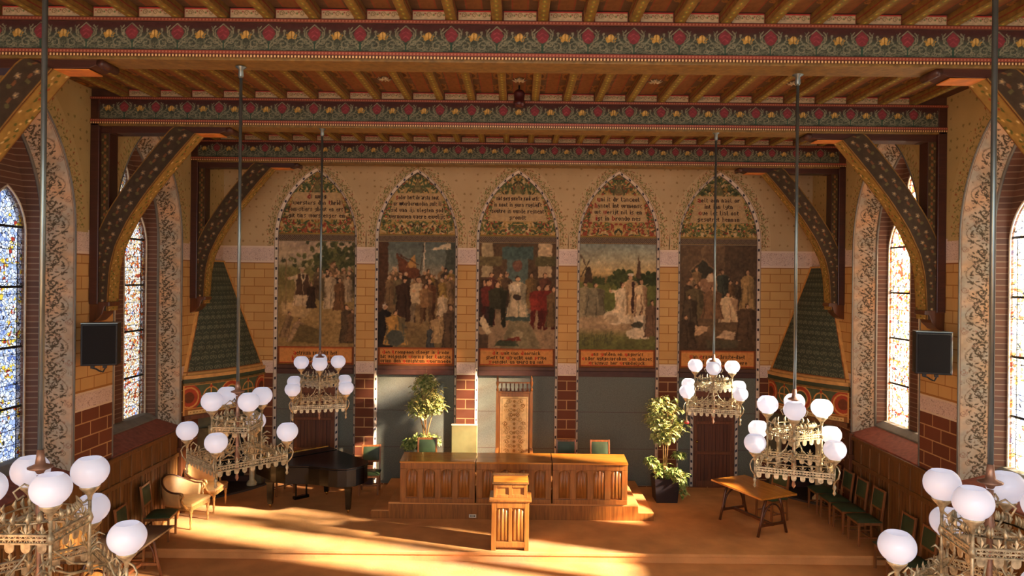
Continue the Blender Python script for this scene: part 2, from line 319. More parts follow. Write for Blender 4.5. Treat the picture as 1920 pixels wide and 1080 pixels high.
# ------------------------------------------------------------------ painter
def vnoise(h, w, sc, seed, oct=3):
    r = np.random.RandomState(seed); out = np.zeros((h, w)); amp = 1; tot = 0
    for o in range(oct):
        gh, gw = int(h/sc)+3, int(w/sc)+3; g = r.rand(gh, gw)
        y = np.arange(h)/sc; x = np.arange(w)/sc; yi = y.astype(int); xi = x.astype(int); fy = (y-yi)[:, None]; fx = (x-xi)[None]
        fy = fy*fy*(3-2*fy); fx = fx*fx*(3-2*fx)
        a = g[yi][:, xi]; b = g[yi][:, xi+1]; c = g[yi+1][:, xi]; d = g[yi+1][:, xi+1]
        out += amp*((a*(1-fx)+b*fx)*(1-fy)+(c*(1-fx)+d*fx)*fy); tot += amp; amp *= .5; sc = max(1.01, sc/2)
    return out/tot
class Cv:
    def __init__(s, w, h, cell, base):
        s.w, s.h = w, h; s.nx = int(round(w/cell))+1; s.ny = int(round(h/cell))+1
        s.X, s.Y = np.meshgrid(np.linspace(0, w, s.nx), np.linspace(0, h, s.ny)); s.img = np.ones((s.ny, s.nx, 3))*np.array(base, float)
    def put(s, m, c, a=1):
        m = (m*a)[..., None].astype(float); s.img = s.img*(1-m)+np.array(c, float)*m
    def sub(s, x0, x1, y0, y1):
        i0 = max(0, int((y0/s.h)*(s.ny-1))-1); i1 = min(s.ny, int((y1/s.h)*(s.ny-1))+3)
        j0 = max(0, int((x0/s.w)*(s.nx-1))-1); j1 = min(s.nx, int((x1/s.w)*(s.nx-1))+3)
        return slice(i0, max(i0, i1)), slice(j0, max(j0, j1))
    def loc(s, sl, m, c, a):
        m = (m*a)[..., None].astype(float); s.img[sl] = s.img[sl]*(1-m)+np.array(c, float)*m
    def ell(s, cx, cy, rx, ry, c, a=1, rot=0):
        R = max(rx, ry); sl = s.sub(cx-R, cx+R, cy-R, cy+R)
        if s.X[sl].size == 0: return
        dx = s.X[sl]-cx; dy = s.Y[sl]-cy; ca, sa = math.cos(rot), math.sin(rot)
        s.loc(sl, ((dx*ca+dy*sa)/rx)**2+((-dx*sa+dy*ca)/ry)**2 < 1, c, a)
    def rect(s, x0, x1, y0, y1, c, a=1):
        sl = s.sub(x0, x1, y0, y1)
        if s.X[sl].size: s.loc(sl, (s.X[sl] >= x0) & (s.X[sl] <= x1) & (s.Y[sl] >= y0) & (s.Y[sl] <= y1), c, a)
    def poly(s, p, c, a=1):
        xs = [q[0] for q in p]; ys = [q[1] for q in p]; sl = s.sub(min(xs), max(xs), min(ys), max(ys)); X = s.X[sl]; Y = s.Y[sl]
        if X.size == 0: return
        m = np.zeros(X.shape, bool); j = len(p)-1
        for i in range(len(p)):
            (xi, yi), (xj, yj) = p[i], p[j]
            if yi != yj: m ^= ((yi > Y) != (yj > Y)) & (X < (xj-xi)*(Y-yi)/(yj-yi)+xi)
            j = i
        s.loc(sl, m, c, a)
    def line(s, p, wd, c, a=1):
        xs = [q[0] for q in p]; ys = [q[1] for q in p]; sl = s.sub(min(xs)-wd, max(xs)+wd, min(ys)-wd, max(ys)+wd); X = s.X[sl]; Y = s.Y[sl]
        if X.size == 0: return
        d = np.full(X.shape, 1e9)
        for (x0, y0), (x1, y1) in zip(p[:-1], p[1:]):
            L2 = (x1-x0)**2+(y1-y0)**2+1e-12; t = np.clip(((X-x0)*(x1-x0)+(Y-y0)*(y1-y0))/L2, 0, 1)
            d = np.minimum(d, np.hypot(X-x0-t*(x1-x0), Y-y0-t*(y1-y0)))
        s.loc(sl, d < wd/2, c, a)
    def mottle(s, amt, sc, seed): s.img *= (1-amt/2+amt*vnoise(s.ny, s.nx, sc, seed))[..., None]
def spiral(cx, cy, r, a0, turns, n=14, k=.25):
    return [(cx+r*(1-(1-k)*i/n)*math.cos(a0+turns*2*PI*i/n), cy+r*(1-(1-k)*i/n)*math.sin(a0+turns*2*PI*i/n)) for i in range(n+1)]

FONT = {'a': '//##./..#/.##/#.#/.##', 'b': '#../#../##./#.#/#.#/#.#/##.', 'c': '//.##/#../#../#../.##', 'd': '.#./..#/.##/#.#/#.#/#.#/.##', 'e': '//.#./#.#/###/#../.##',
 'f': '.##/#../##./#../#../#../#..', 'g': '//.##/#.#/#.#/.##/..#/##.', 'h': '#../#../##./#.#/#.#/#.#/#.#', 'i': '#/./#/#/#/#/#', 'j': '.#/../.#/.#/.#/.#/.#/#.', 'k': '#../#../#.#/##./##./#.#/#.#',
 'l': '#./#./#./#./#./#./.#', 'm': '//##.#./#.#.#/#.#.#/#.#.#/#.#.#', 'n': '//##./#.#/#.#/#.#/#.#', 'o': '//.#./#.#/#.#/#.#/.#.', 'p': '//##./#.#/#.#/##./#../#..', 'q': '//.##/#.#/#.#/.##/..#/..#',
 'r': '//#.#/##./#../#../#..', 's': '//.##/#../.#./..#/##.', 't': '/#./##/#./#./#./.#', 'u': '//#.#/#.#/#.#/#.#/.##', 'v': '//#.#/#.#/#.#/#.#/.#.', 'w': '//#.#.#/#.#.#/#.#.#/#.#.#/.#.#.', 'x': '//#.#/#.#/.#./#.#/#.#',
 'y': '//#.#/#.#/#.#/.##/..#/##.', 'z': '//###/..#/.#./#../###', '.': '////./#/.', '-': '////##', ' ': '//..'}
def text(cv, st, x, ytop, cw, rh, col, cap=(160, 40, 30), width=None, align=0):
    def wd(ch): return max(len(r) for r in FONT[ch.lower()].split('/'))+1+(1 if ch.isupper() else 0)
    tot = sum(wd(c) for c in st)*cw
    if width: cw *= width/tot if tot > width else 1; tot = sum(wd(c) for c in st)*cw
    if align: x -= tot/2
    for ch in st:
        rows = FONT[ch.lower()].split('/'); up = ch.isupper(); k = (wd(ch)-1)/(wd(ch.lower())-1) if up else 1
        for r, row in enumerate(rows):
            for c_, v in enumerate(row):
                if v == '#':
                    y1 = ytop-r*rh if not up else ytop+rh*.8-r*rh*1.15
                    cv.rect(x+c_*cw*k-.002, x+(c_+1.0)*cw*k+.003, y1-rh*(1.2 if up else 1.1), y1+.001, cap if up else col, .95)
        x += wd(ch)*cw

# ------------------------------------------------------------------ dimensions
WH, DE = 6.57, 15.83                       # half width, end wall distance
BY = [4.17, 7.52, 10.87, 14.22]            # beam fronts
ZB, ZJ, ZC = 6.90, 7.34, 7.46              # beam underside, joist underside, boards
WIN = [6.02, 9.37, 12.72]                  # window centres
STEPY = 11.97

def arch_pts(hw, c, zs, zb, R, n=14, sill=True):
    """pointed arch outline, from bottom left over apex to bottom right; arcs centred at +-c"""
    a1 = math.acos(c/R); L = [(-(R-c), zb)]
    L += [(c-R*math.cos(a1*i/n), zs+R*math.sin(a1*i/n)) for i in range(n+1)]
    L += [(-(c-R*math.cos(a1*i/n)), zs+R*math.sin(a1*i/n)) for i in range(n-1, -1, -1)]
    L += [(R-c, zb)]
    return L

def path_len(L):
    d = [0]
    for a, b in zip(L[:-1], L[1:]): d.append(d[-1]+math.hypot(a[0]-b[0], a[1]-b[1]))
    return d
def strip_grid(name, La, Lb, da, db, cv, fn, mat, parent, cell):
    """ruled strip between outline La (at depth da) and Lb (depth db), painted with cv (X across, Y along)"""
    la = path_len(La); lb = path_len(Lb); T = np.linspace(0, 1, cv.ny)
    A = np.array(La); B = np.array(Lb); ta = np.array(la)/la[-1]
    ax = np.interp(T, ta, A[:, 0]); az = np.interp(T, ta, A[:, 1]); bx = np.interp(T, ta, B[:, 0]); bz = np.interp(T, ta, B[:, 1])
    u = np.linspace(0, 1, cv.nx)[None]
    X = ax[:, None]*(1-u)+bx[:, None]*u; Z = az[:, None]*(1-u)+bz[:, None]*u; D = da*(1-u)+db*u+X*0
    P = fn(X, Z, D)
    return grid(name, P, cv.img, mat, parent)

# ------------------------------------------------------------------ floor
def struct(name, mb, mat, **k):
    o = mb.build(name, mat, **k); o['kind'] = 'structure'; return o
m = MB().box(-WH-.02, WH+.02, STEPY, DE+.15, -.3, 0); m.box(-WH-.02, WH+.02, STEPY-.025, STEPY+.01, -.055, .003)
struct('floor', m, CARPET, bevel=.012)
struct('floor', MB().box(-WH-.02, WH+.02, -4, STEPY, -.36, -.16), CARPET)

# ------------------------------------------------------------------ ceiling boards
cv = Cv(.484, 3.0, .008, (96, 74, 52))
for i in range(5):
    y = .3+.6*i
    cv.ell(.242, y, .13, .2, (130, 92, 52)); cv.ell(.242, y, .1, .15, (92, 62, 38)); cv.ell(.242, y, .05, .1, (150, 96, 40))
    for sx in (-1, 1):
        cv.line(spiral(.242+sx*.09, y+.12, .05, 0, sx*1.2), .012, (150, 104, 50)); cv.line(spiral(.242+sx*.09, y-.12, .05, PI, sx*1.2), .012, (150, 104, 50))
cv.rect(0, .09, 0, 3, (124, 84, 48)); cv.rect(.394, .484, 0, 3, (124, 84, 48))
for x in (.075, .402): cv.rect(x, x+.007, 0, 3, (140, 60, 48))
cv.mottle(.25, 6, 3)
jx = [(-6.056+.4845*k) for k in range(26)]          # joist centres
edges = [-WH]+jx+[WH]
struct('ceiling', MB().box(-WH-.3, WH+.3, -4, DE+.3, ZC+.002, ZC+.25), MAROON)
ceil = COL.objects['ceiling']
segs = [(5, 7.52), (7.87, 10.87), (11.22, 14.22), (14.57, DE)]
first = {}
for si, (y0, y1) in enumerate(segs):
    L = y1-y0; n = int(L/.012)
    P = np.zeros((n, cv.nx, 3)); P[..., 0] = cv.X[:1]-.242; P[..., 1] = np.linspace(0, L, n)[:, None]; P[..., 2] = 0
    img = cv.img[np.linspace(0, L/3.0*(cv.ny-1), n).astype(int).clip(0, cv.ny-1)]
    o = grid('painted_board', P, img, PAINT, ceil); o.location = (-6.056-.4845, y0, ZC-.002); me = o.data
    for k in range(1, 27):
        c = o.copy(); COL.objects.link(c); c.location = (-6.056-.4845+.4845*k, y0, ZC-.002); c.parent = ceil

# joists
jm = MB().box(-.056, .056, 0, 10.83, .004, ZC-ZJ)
jproto = thing('ceiling_joist', 'x', 'joist')
jm.build('timber', OCHRE, jproto)
cj = Cv(.1, 10.8, .012, (126, 100, 48))
for i in range(90):
    cj.ell(.05, .06+.12*i, .022, .04, (120, 128, 60)); cj.ell(.05, .06+.12*i, .01, .02, (200, 160, 70))
cj.mottle(.3, 5, 2)
P = np.zeros((cj.ny, cj.nx, 3)); P[..., 0] = cj.X-.05; P[..., 1] = cj.Y+.01; P[..., 2] = 0
grid('painted_underside', P, cj.img, PAINT, jproto)
mm = MB()
for s in (-1, 1): mm.box(s*.056-.004, s*.056+.004, 0, 10.8, .05, .062)
mm.build('red_line', REDP, jproto)
ordn = ['first', 'second', 'third', 'fourth', 'fifth', 'sixth', 'seventh', 'eighth', 'ninth', 'tenth', 'eleventh', 'twelfth', 'thirteenth', 'fourteenth']
for k, x in enumerate(jx):
    lb = 'ochre painted ceiling joist, %s to the %s of the room centre line' % ((ordn[12-k], 'left') if x < 0 else (ordn[k-13], 'right'))
    place(jproto, k > 0, (x, 5.0, ZJ), 0, lb, 'ceiling joists')

# ------------------------------------------------------------------ beams
def frieze_cv():
    p = .4845; cv = Cv(2*WH, .335, .008, (62, 68, 56))
    t = np.clip((cv.Y/.335-.55)/.3, 0, 1)[..., None]; cv.img = cv.img*(1-t)+np.array([66, 36, 32.])*t
    G = (124, 122, 98); G2 = (98, 102, 82); rr = random.Random(5); pts = [(rr.uniform(-.24, .24), rr.uniform(.01, .17), rr.uniform(0, 6), rr.uniform(.015, .035)) for _ in range(16)]
    for k in range(28):
        x = -6.54+p*k+WH-p/2+.24
        for dx, y_, a_, r_ in pts:
            if abs(dx) < .02: continue
            cv.line(spiral(x+dx, y_*(1-.25*abs(dx)/.24), r_, a_, .8, 6), .006, G2); cv.line(spiral(x-dx, y_*(1-.25*abs(dx)/.24), r_, PI-a_, -.8, 6), .006, G2)
    for k in range(28):
        x = -6.54+p*k+WH-p/2+.24-.0
        for s in (-1, 1):
            cv.line([(x, .0), (x+s*.01, .08), (x+s*.07, .05), (x+s*.16, .02), (x+s*.23, .03)], .014, G2)
            cv.line(spiral(x+s*.15, .085, .055, PI/2, -s*1.1), .013, G)
            cv.line(spiral(x+s*.085, .12, .045, PI/2, s*1.1), .012, G)
            cv.line([(x, .03), (x+s*.06, .1), (x+s*.13, .14), (x+s*.17, .2), (x+s*.16, .235)], .014, G)
            cv.line([(x, .06), (x+s*.05, .14), (x+s*.1, .18), (x+s*.11, .25), (x+s*.08, .29)], .013, G)
            cv.line([(x+s*.2, .05), (x+s*.2, .12), (x+s*.215, .17), (x+s*.19, .225)], .012, G2)
            cv.ell(x+s*.165, .245, .014, .014, G)
            for q in range(5): cv.line([(x+s*.02, .04+.02*q), (x+s*(.08+.02*q), .03+.035*q), (x+s*(.13+.018*q), .05+.03*q)], .007, G2)
            cv.line(spiral(x+s*.2, .05, .03, 0, s*1.2), .008, G); cv.line([(x+s*.03, .12), (x+s*.1, .24), (x+s*.12, .285)], .008, G2)
        cv.line([(x, 0), (x, .16)], .018, (44, 70, 56))
        cv.poly([(x-.07, .21), (x-.045, .15), (x, .125), (x+.045, .15), (x+.07, .21), (x+.05, .26), (x, .305), (x-.05, .26)], (118, 50, 54))
        cv.line([(x-.03, .17), (x, .2), (x+.03, .17)], .008, (146, 66, 74)); cv.line([(x-.04, .22), (x, .25), (x+.04, .22)], .008, (146, 66, 74))
        cv.line([(x-.085, .17), (x-.085, .24), (x-.04, .28), (x, .32), (x+.04, .28), (x+.085, .24), (x+.085, .17)], .010, G)
        g = x+p/2
        cv.ell(g, .20, .036, .042, (178, 140, 66)); cv.ell(g-.016, .205, .012, .03, (200, 164, 92)); cv.ell(g+.016, .205, .012, .03, (200, 164, 92)); cv.ell(g-.03, .165, .02, .022, (178, 140, 66)); cv.ell(g+.03, .165, .02, .022, (178, 140, 66))
        cv.ell(g-.05, .195, .013, .013, (160, 126, 58)); cv.ell(g+.05, .195, .013, .013, (160, 126, 58)); cv.line([(g, .16), (g, .24)], .008, (110, 80, 30))
    cv.mottle(.25, 5, 8); return cv
def bead_cv(h, base, bead, pitch):
    cv = Cv(2*WH, h, .006 if pitch < .04 else .008, base); ph = (cv.X/pitch) % 1
    cv.put((np.abs(ph-.5) < .3) & (np.abs(cv.Y/h-.5) < .32), bead); return cv
FR = frieze_cv(); B1 = bead_cv(.03, (92, 40, 26), (250, 214, 150), .036); B2 = bead_cv(.036, (150, 72, 56), (196, 128, 100), .036); B3 = bead_cv(.034, (140, 70, 52), (180, 120, 92), .036)
def vgrid(cv, name, x0, y, z0, mat, parent, tilt=0):
    P = np.zeros((cv.ny, cv.nx, 3)); P[..., 0] = cv.X+x0; P[..., 1] = y+tilt*cv.Y/cv.h; P[..., 2] = cv.Y+z0
    return grid(name, P, cv.img, mat, parent)
# end panels between joists above beams
cp = Cv(.36, .10, .006, (182, 160, 124))
for i in range(3):
    cp.line(spiral(.07+.11*i, .05, .03, 0, 1.3), .008, (120, 104, 66)); cp.ell(.12+.11*i, .05, .012, .01, (110, 120, 74)); cp.ell(.03+.11*i, .065, .012, .008, (150, 90, 70))
cp.rect(0, .36, .088, .1, (172, 56, 48)); cp.rect(0, .008, 0, .1, (120, 60, 40)); cp.rect(.352, .36, 0, .1, (120, 60, 40)); cp.mottle(.2, 5, 4)

# brace painted faces
def brace_curve(n=16):
    P = [(.155, 4.05), (.155, 4.40), (.165, 4.75), (.235, 5.12), (.42, 5.52), (.72, 5.98), (1.08, 6.44), (1.47, 6.90)]
    P = np.array(P); t = np.linspace(0, 1, len(P)); T = np.linspace(0, 1, n)
    # smooth resample
    from numpy import interp
    q = np.stack([interp(T, t, P[:, 0]), interp(T, t, P[:, 1])], 1)
    for _ in range(2): q[1:-1] = (q[:-2]+2*q[1:-1]+q[2:])/4
    return q
def add_brace(parent, s, yb):
    q = brace_curve(40); d = np.gradient(q, axis=0); d /= np.hypot(d[:, 0], d[:, 1])[:, None]; nn = np.stack([d[:, 1], -d[:, 0]], 1)
    hw = np.linspace(.115, .17, len(q))[:, None]**1.0; hw = np.minimum(.17, np.linspace(.115, .23, len(q)))[:, None]; a = q-nn*hw; b = q+nn*hw; a[:, 0] = np.maximum(a[:, 0], .03); y0, y1 = yb+.03, yb+.33
    a[:, 1] = np.minimum(a[:, 1], 6.9); b[:, 1] = np.minimum(b[:, 1], 6.9)
    m = MB(); v = []; f = []
    for (ax, az), (bx, bz) in zip(a, b):
        v += [(s*(WH-ax), y0, az), (s*(WH-bx), y0, bz), (s*(WH-bx), y1, bz), (s*(WH-ax), y1, az)]
    v = [(abs(x)*s, y, z) for x, y, z in v]
    for i in range(len(a)-1):
        for k in range(4): f.append((i*4+k, i*4+(k+1) % 4, (i+1)*4+(k+1) % 4, (i+1)*4+k))
    f.append((0, 1, 2, 3)); k = (len(a)-1)*4; f.append((k, k+1, k+2, k+3))
    m.add(v, f); br = m.build('knee_brace', BEAMW, parent)
    # painted faces: fronts (dark, rosettes), soffit (ochre foliage)
    L = 3.4; cvf = Cv(.34, L, .011, (64, 50, 34)); rnd = random.Random(4)
    for i in range(24):
        y = .08+i*.14; x = .17+(.06 if i % 2 else -.06)
        for k in range(5): cvf.ell(x+.022*math.cos(k*1.257), y+.022*math.sin(k*1.257), .012, .012, (118, 100, 76))
        cvf.ell(x, y, .012, .012, (186, 150, 96)); cvf.ell(x+(-.12 if i % 2 else .12), y+.02, .03, .02, (92, 84, 48)); cvf.ell(x+(-.1 if i % 2 else .1), y+.07, .02, .03, (110, 70, 40))
    cvf.rect(0, .018, 0, L, (128, 92, 40)); cvf.rect(.322, .34, 0, L, (140, 100, 46)); cvf.mottle(.3, 5, 6)
    cvs = Cv(.30, L, .011, (150, 122, 62))
    for i in range(60):
        cvs.ell(rnd.uniform(.03, .27), i*.057, rnd.uniform(.018, .034), .016, (92, 96, 44), 1, rnd.uniform(0, 3)); cvs.ell(rnd.uniform(.03, .27), i*.057+.02, .018, .013, rnd.choice([(210, 186, 130), (150, 70, 44), (204, 170, 100)]), 1, rnd.uniform(0, 3))
    cvs.rect(0, .02, 0, L, (120, 80, 36)); cvs.rect(.28, .3, 0, L, (120, 80, 36)); cvs.mottle(.3, 5, 7)
    def rs(A, B, ya, yb_, cv, nm):
        T = np.linspace(0, 1, cv.ny); t = np.linspace(0, 1, len(A)); u = np.linspace(0, 1, cv.nx)[None]
        ax, az, bx, bz = [np.interp(T, t, k)[:, None] for k in (A[:, 0], A[:, 1], B[:, 0], B[:, 1])]
        P = np.stack([s*(WH-(ax*(1-u)+bx*u)), (ya*(1-u)+yb_*u)+ax*0, az*(1-u)+bz*u], -1); grid(nm, P, cv.img, PAINT, br)
    rs(a, b, y0-.003, y0-.003, cvf, 'painted_front')
    bo = b+nn*.003
    rs(bo, bo, y0, y1, cvs, 'painted_soffit')
sides = {-1: 'left', 1: 'right'}
names = ['nearest beam, above the front chandeliers', 'broad beam with painted frieze crossing the top of the view', 'painted beam in the middle, over the loudspeakers', 'farthest painted beam, close above the arched murals']
FRm = None
for bi, y in enumerate(BY):
    t = thing('roof_beam', names[bi], 'beam', (0, 0, 0))
    MB().box(-WH, WH, y+.02, y+.35, ZB+.02, ZJ).build('timber', BEAMW, t)
    MB().box(-WH, WH, y, y+.37, ZB-.006, ZB+.03).build('gilded_soffit', OCHRE, t, bevel=.008)
    MB().box(-WH, WH, y-.004, y+.03, ZB+.03, ZB+.10).build('lower_moulding', MAROON, t, bevel=.006)
    MB().box(-WH, WH, y-.012, y+.03, ZJ-.045, ZJ-.004).build('upper_moulding', MAROON, t, bevel=.006)
    if bi == 0: continue
    if FRm is None:
        g1 = vgrid(FR, 'painted_frieze', -WH, 0, 0, PAINT, t); g2 = vgrid(B1, 'gilt_beading', -WH, 0, 0, BEADP, t); g3 = vgrid(B2, 'pink_beading', -WH, 0, 0, BEADP, t); g4 = vgrid(B3, 'upper_beading', -WH, 0, 0, BEADP, t); FRm = [g1, g2, g3, g4]; ob = FRm
    else:
        ob = []
        for g in FRm: c = g.copy(); COL.objects.link(c); c.parent = t; ob.append(c)
    ob[0].location = (0, y+.012, ZB+.095-.335*.0); ob[1].location = (0, y-.010, ZB+.022); ob[2].location = (0, y-.007, ZB+.058); ob[3].location = (0, y-.016, ZJ-.042)
    ob[0].scale = (1, 1, (ZJ-.045-ZB-.095)/.335)
    # panels between joists
    for k in range(0, 25):
        xc = (-6.056+.4845*(k+.5))
        if bi == 1 and k == 0:
            P = np.zeros((cp.ny, cp.nx, 3)); P[..., 0] = cp.X-.18; P[..., 2] = cp.Y; pan = grid('scroll_panel', P, cp.img, PAINT, t); c = pan
        else: c = pan.copy(); COL.objects.link(c); c.parent = t
        c.location = (xc, y+.02, ZJ+.012)
    MB().box(-WH, WH, y+.03, y+.33, ZJ, ZC).build('upper_filling', MAROON, t)
    for s in (-1, 1):
        # wall post with ornamented inner strip, corbel, bolster
        p = MB().box(*sorted((s*WH, s*(WH-.14))), y, y+.34, 4.15, ZJ); p.box(*sorted((s*WH, s*(WH-.36))), y+.06, y+.28, 6.78, ZB)
        p.box(*sorted((s*(WH-.14), s*(WH-.27))), y+.05, y+.29, 4.05, 6.8); po = p.build('wall_post', BEAMW, t, bevel=.012)
        c_ = Cv(.15, 2.2, .011, (70, 52, 30))
        for i in range(22): c_.ell(.075, .05+.1*i, .03, .035, (104, 86, 44)); c_.ell(.075, .05+.1*i, .012, .02, (140, 70, 40)); c_.ell(.03 if i % 2 else .12, .1*i, .02, .02, (120, 104, 56))
        P = np.zeros((c_.ny, c_.nx, 3)); P[..., 0] = s*(WH-.145-c_.X*.8); P[..., 1] = y+.046; P[..., 2] = c_.Y+4.58; grid('ornament_strip', P, c_.img, PAINT, po)
        cb = MB(); cb.prism([(0, 3.86), (.1, 3.9), (.2, 4.0), (.24, 4.12), (.31, 4.12), (.31, 4.19), (0, 4.19)], y+.02, y+.32, lambda a, b, c, s=s: (s*(WH-a), c, b)); cb.build('corbel', WOODD, t, bevel=.01)
        bo = MB(); bo.prism([(.3, 6.79), (1.7, 6.80), (1.98, 6.81), (2.06, 6.84), (2.1, ZB), (.3, ZB)], y+.05, y+.32, lambda a, b, c, s=s: (s*(WH-a), c, b)); bo.build('bolster', BEAMW, t, bevel=.01); bs = MB(); bs.box(*sorted((s*(WH-1.5), s*(WH-1.97))), y+.06, y+.31, 6.788, 6.80); bs.build('gilded_sole', plain('orange_gilding_%d%d' % (bi, s), (214, 130, 50), .5), t)
        sc = MB(); sc.tube([(s*(WH-2.1), y+.04, 6.86), (s*(WH-2.1), y+.33, 6.86)], .045, 10); sc.build('bolster_scroll', BEAMW, t)
        add_brace(t, s, y)

# ------------------------------------------------------------------ side walls with windows
HWO, CO, ZS, ZSILL = 1.17, 1.17, 5.25, 1.62
RO = HWO+CO
def grisaille():
    cv = Cv(.42, 12.3, .0105, (178, 162, 140)); n = vnoise(cv.ny, cv.nx, 26, 5, 3)
    cv.img += ((n-.5)*60)[..., None]*np.array([1.0, .25, -.2]); n2 = vnoise(cv.ny, cv.nx, 18, 9, 2); cv.img += ((n2-.5)*50)[..., None]*np.array([-.4, .2, .7])
    D = (80, 70, 54); M = (128, 112, 92); M2 = (150, 118, 100); T = .62; rr = random.Random(2)
    for i in range(20):
        y = i*T
        for k in range(5): cv.line(spiral(.07+.075*k, y+.08+.125*k, .05, k, 1.5), .009, M if k % 2 else M2)
        for k in range(26): cv.ell(rr.uniform(.03, .39), y+rr.uniform(0, T), rr.uniform(.012, .026), .008, M if k % 3 else M2, .85, rr.uniform(0, 3))
        cv.line([(.21+.13*math.sin(t*2*PI/12), y+T*t/12) for t in range(13)], .014, M)
        cv.line(spiral(.29, y+.13, .06, 0, 1.25), .018, D); cv.line(spiral(.24, y+.42, .055, 2, -1.3), .016, D); cv.line(spiral(.34, y+.55, .035, 1, 1.2), .012, D)
        for k in range(30):
            x = .27+.1*math.sin(k*1.7)+.03*math.cos(k*3.1); cv.ell(x, y+T*k/30, .019+.012*abs(math.sin(k*2.3)), .0105, D, .95, k*1.9)
        for (dx, dy, a, r) in ((.30, .21, .5, .034), (.34, .26, 2, .03), (.26, .25, 1.2, .034), (.31, .3, .2, .034), (.24, .34, 2.2, .03), (.33, .36, 1, .028), (.29, .47, 2.6, .034), (.15, .47, 2.2, .026), (.17, .2, .4, .026), (.13, .58, 0, .034)):
            cv.ell(dx, y+dy, r, .014, D, .95, a); cv.ell(dx+.02, y+dy+.015, r*.6, .011, D, .9, a+1.2)
    cv.rect(0, .012, 0, 12.3, (208, 188, 160)); cv.rect(.02, .026, 0, 12.3, (120, 96, 80)); cv.rect(.405, .42, 0, 12.3, (110, 108, 98))
    cv.mottle(.15, 4, 2); return cv
GR = grisaille()
def stencil_ring(h, wcell, beige, seed, dense):
    cv = Cv(.3, h, .011, beige); r = random.Random(seed)
    for i in range(int(h*dense)):
        x = abs(r.gauss(0, .12)); y = r.uniform(0, h)
        if x > .27: continue
        cv.ell(x+.02, y, r.uniform(.012, .02), .009, r.choice([(120, 124, 62), (104, 96, 52), (150, 96, 60), (96, 104, 56)]), .9, r.uniform(0, 3))
    for i in range(int(h/.16)):
        y = i*.16+.05; cv.line([(.04, y), (.12, y+.05), (.2, y+.03)], .007, (128, 116, 64)); cv.line([(.12, y+.05), (.15, y+.11)], .007, (128, 116, 64))
        cv.ell(.21, y+.03, .02, .013, (150, 88, 56)); cv.ell(.16, y+.12, .018, .012, (110, 116, 58))
    return cv
SR = stencil_ring(5.4, .011, (180, 158, 106), 3, 55)
cvc = Cv(.4, .1, .01, (100, 100, 100))
winmesh = {}
def to_side(s, yc, off):
    return lambda X, Z, D: np.stack([s*(WH+D+off), X+yc, Z], -1)
gid = 0
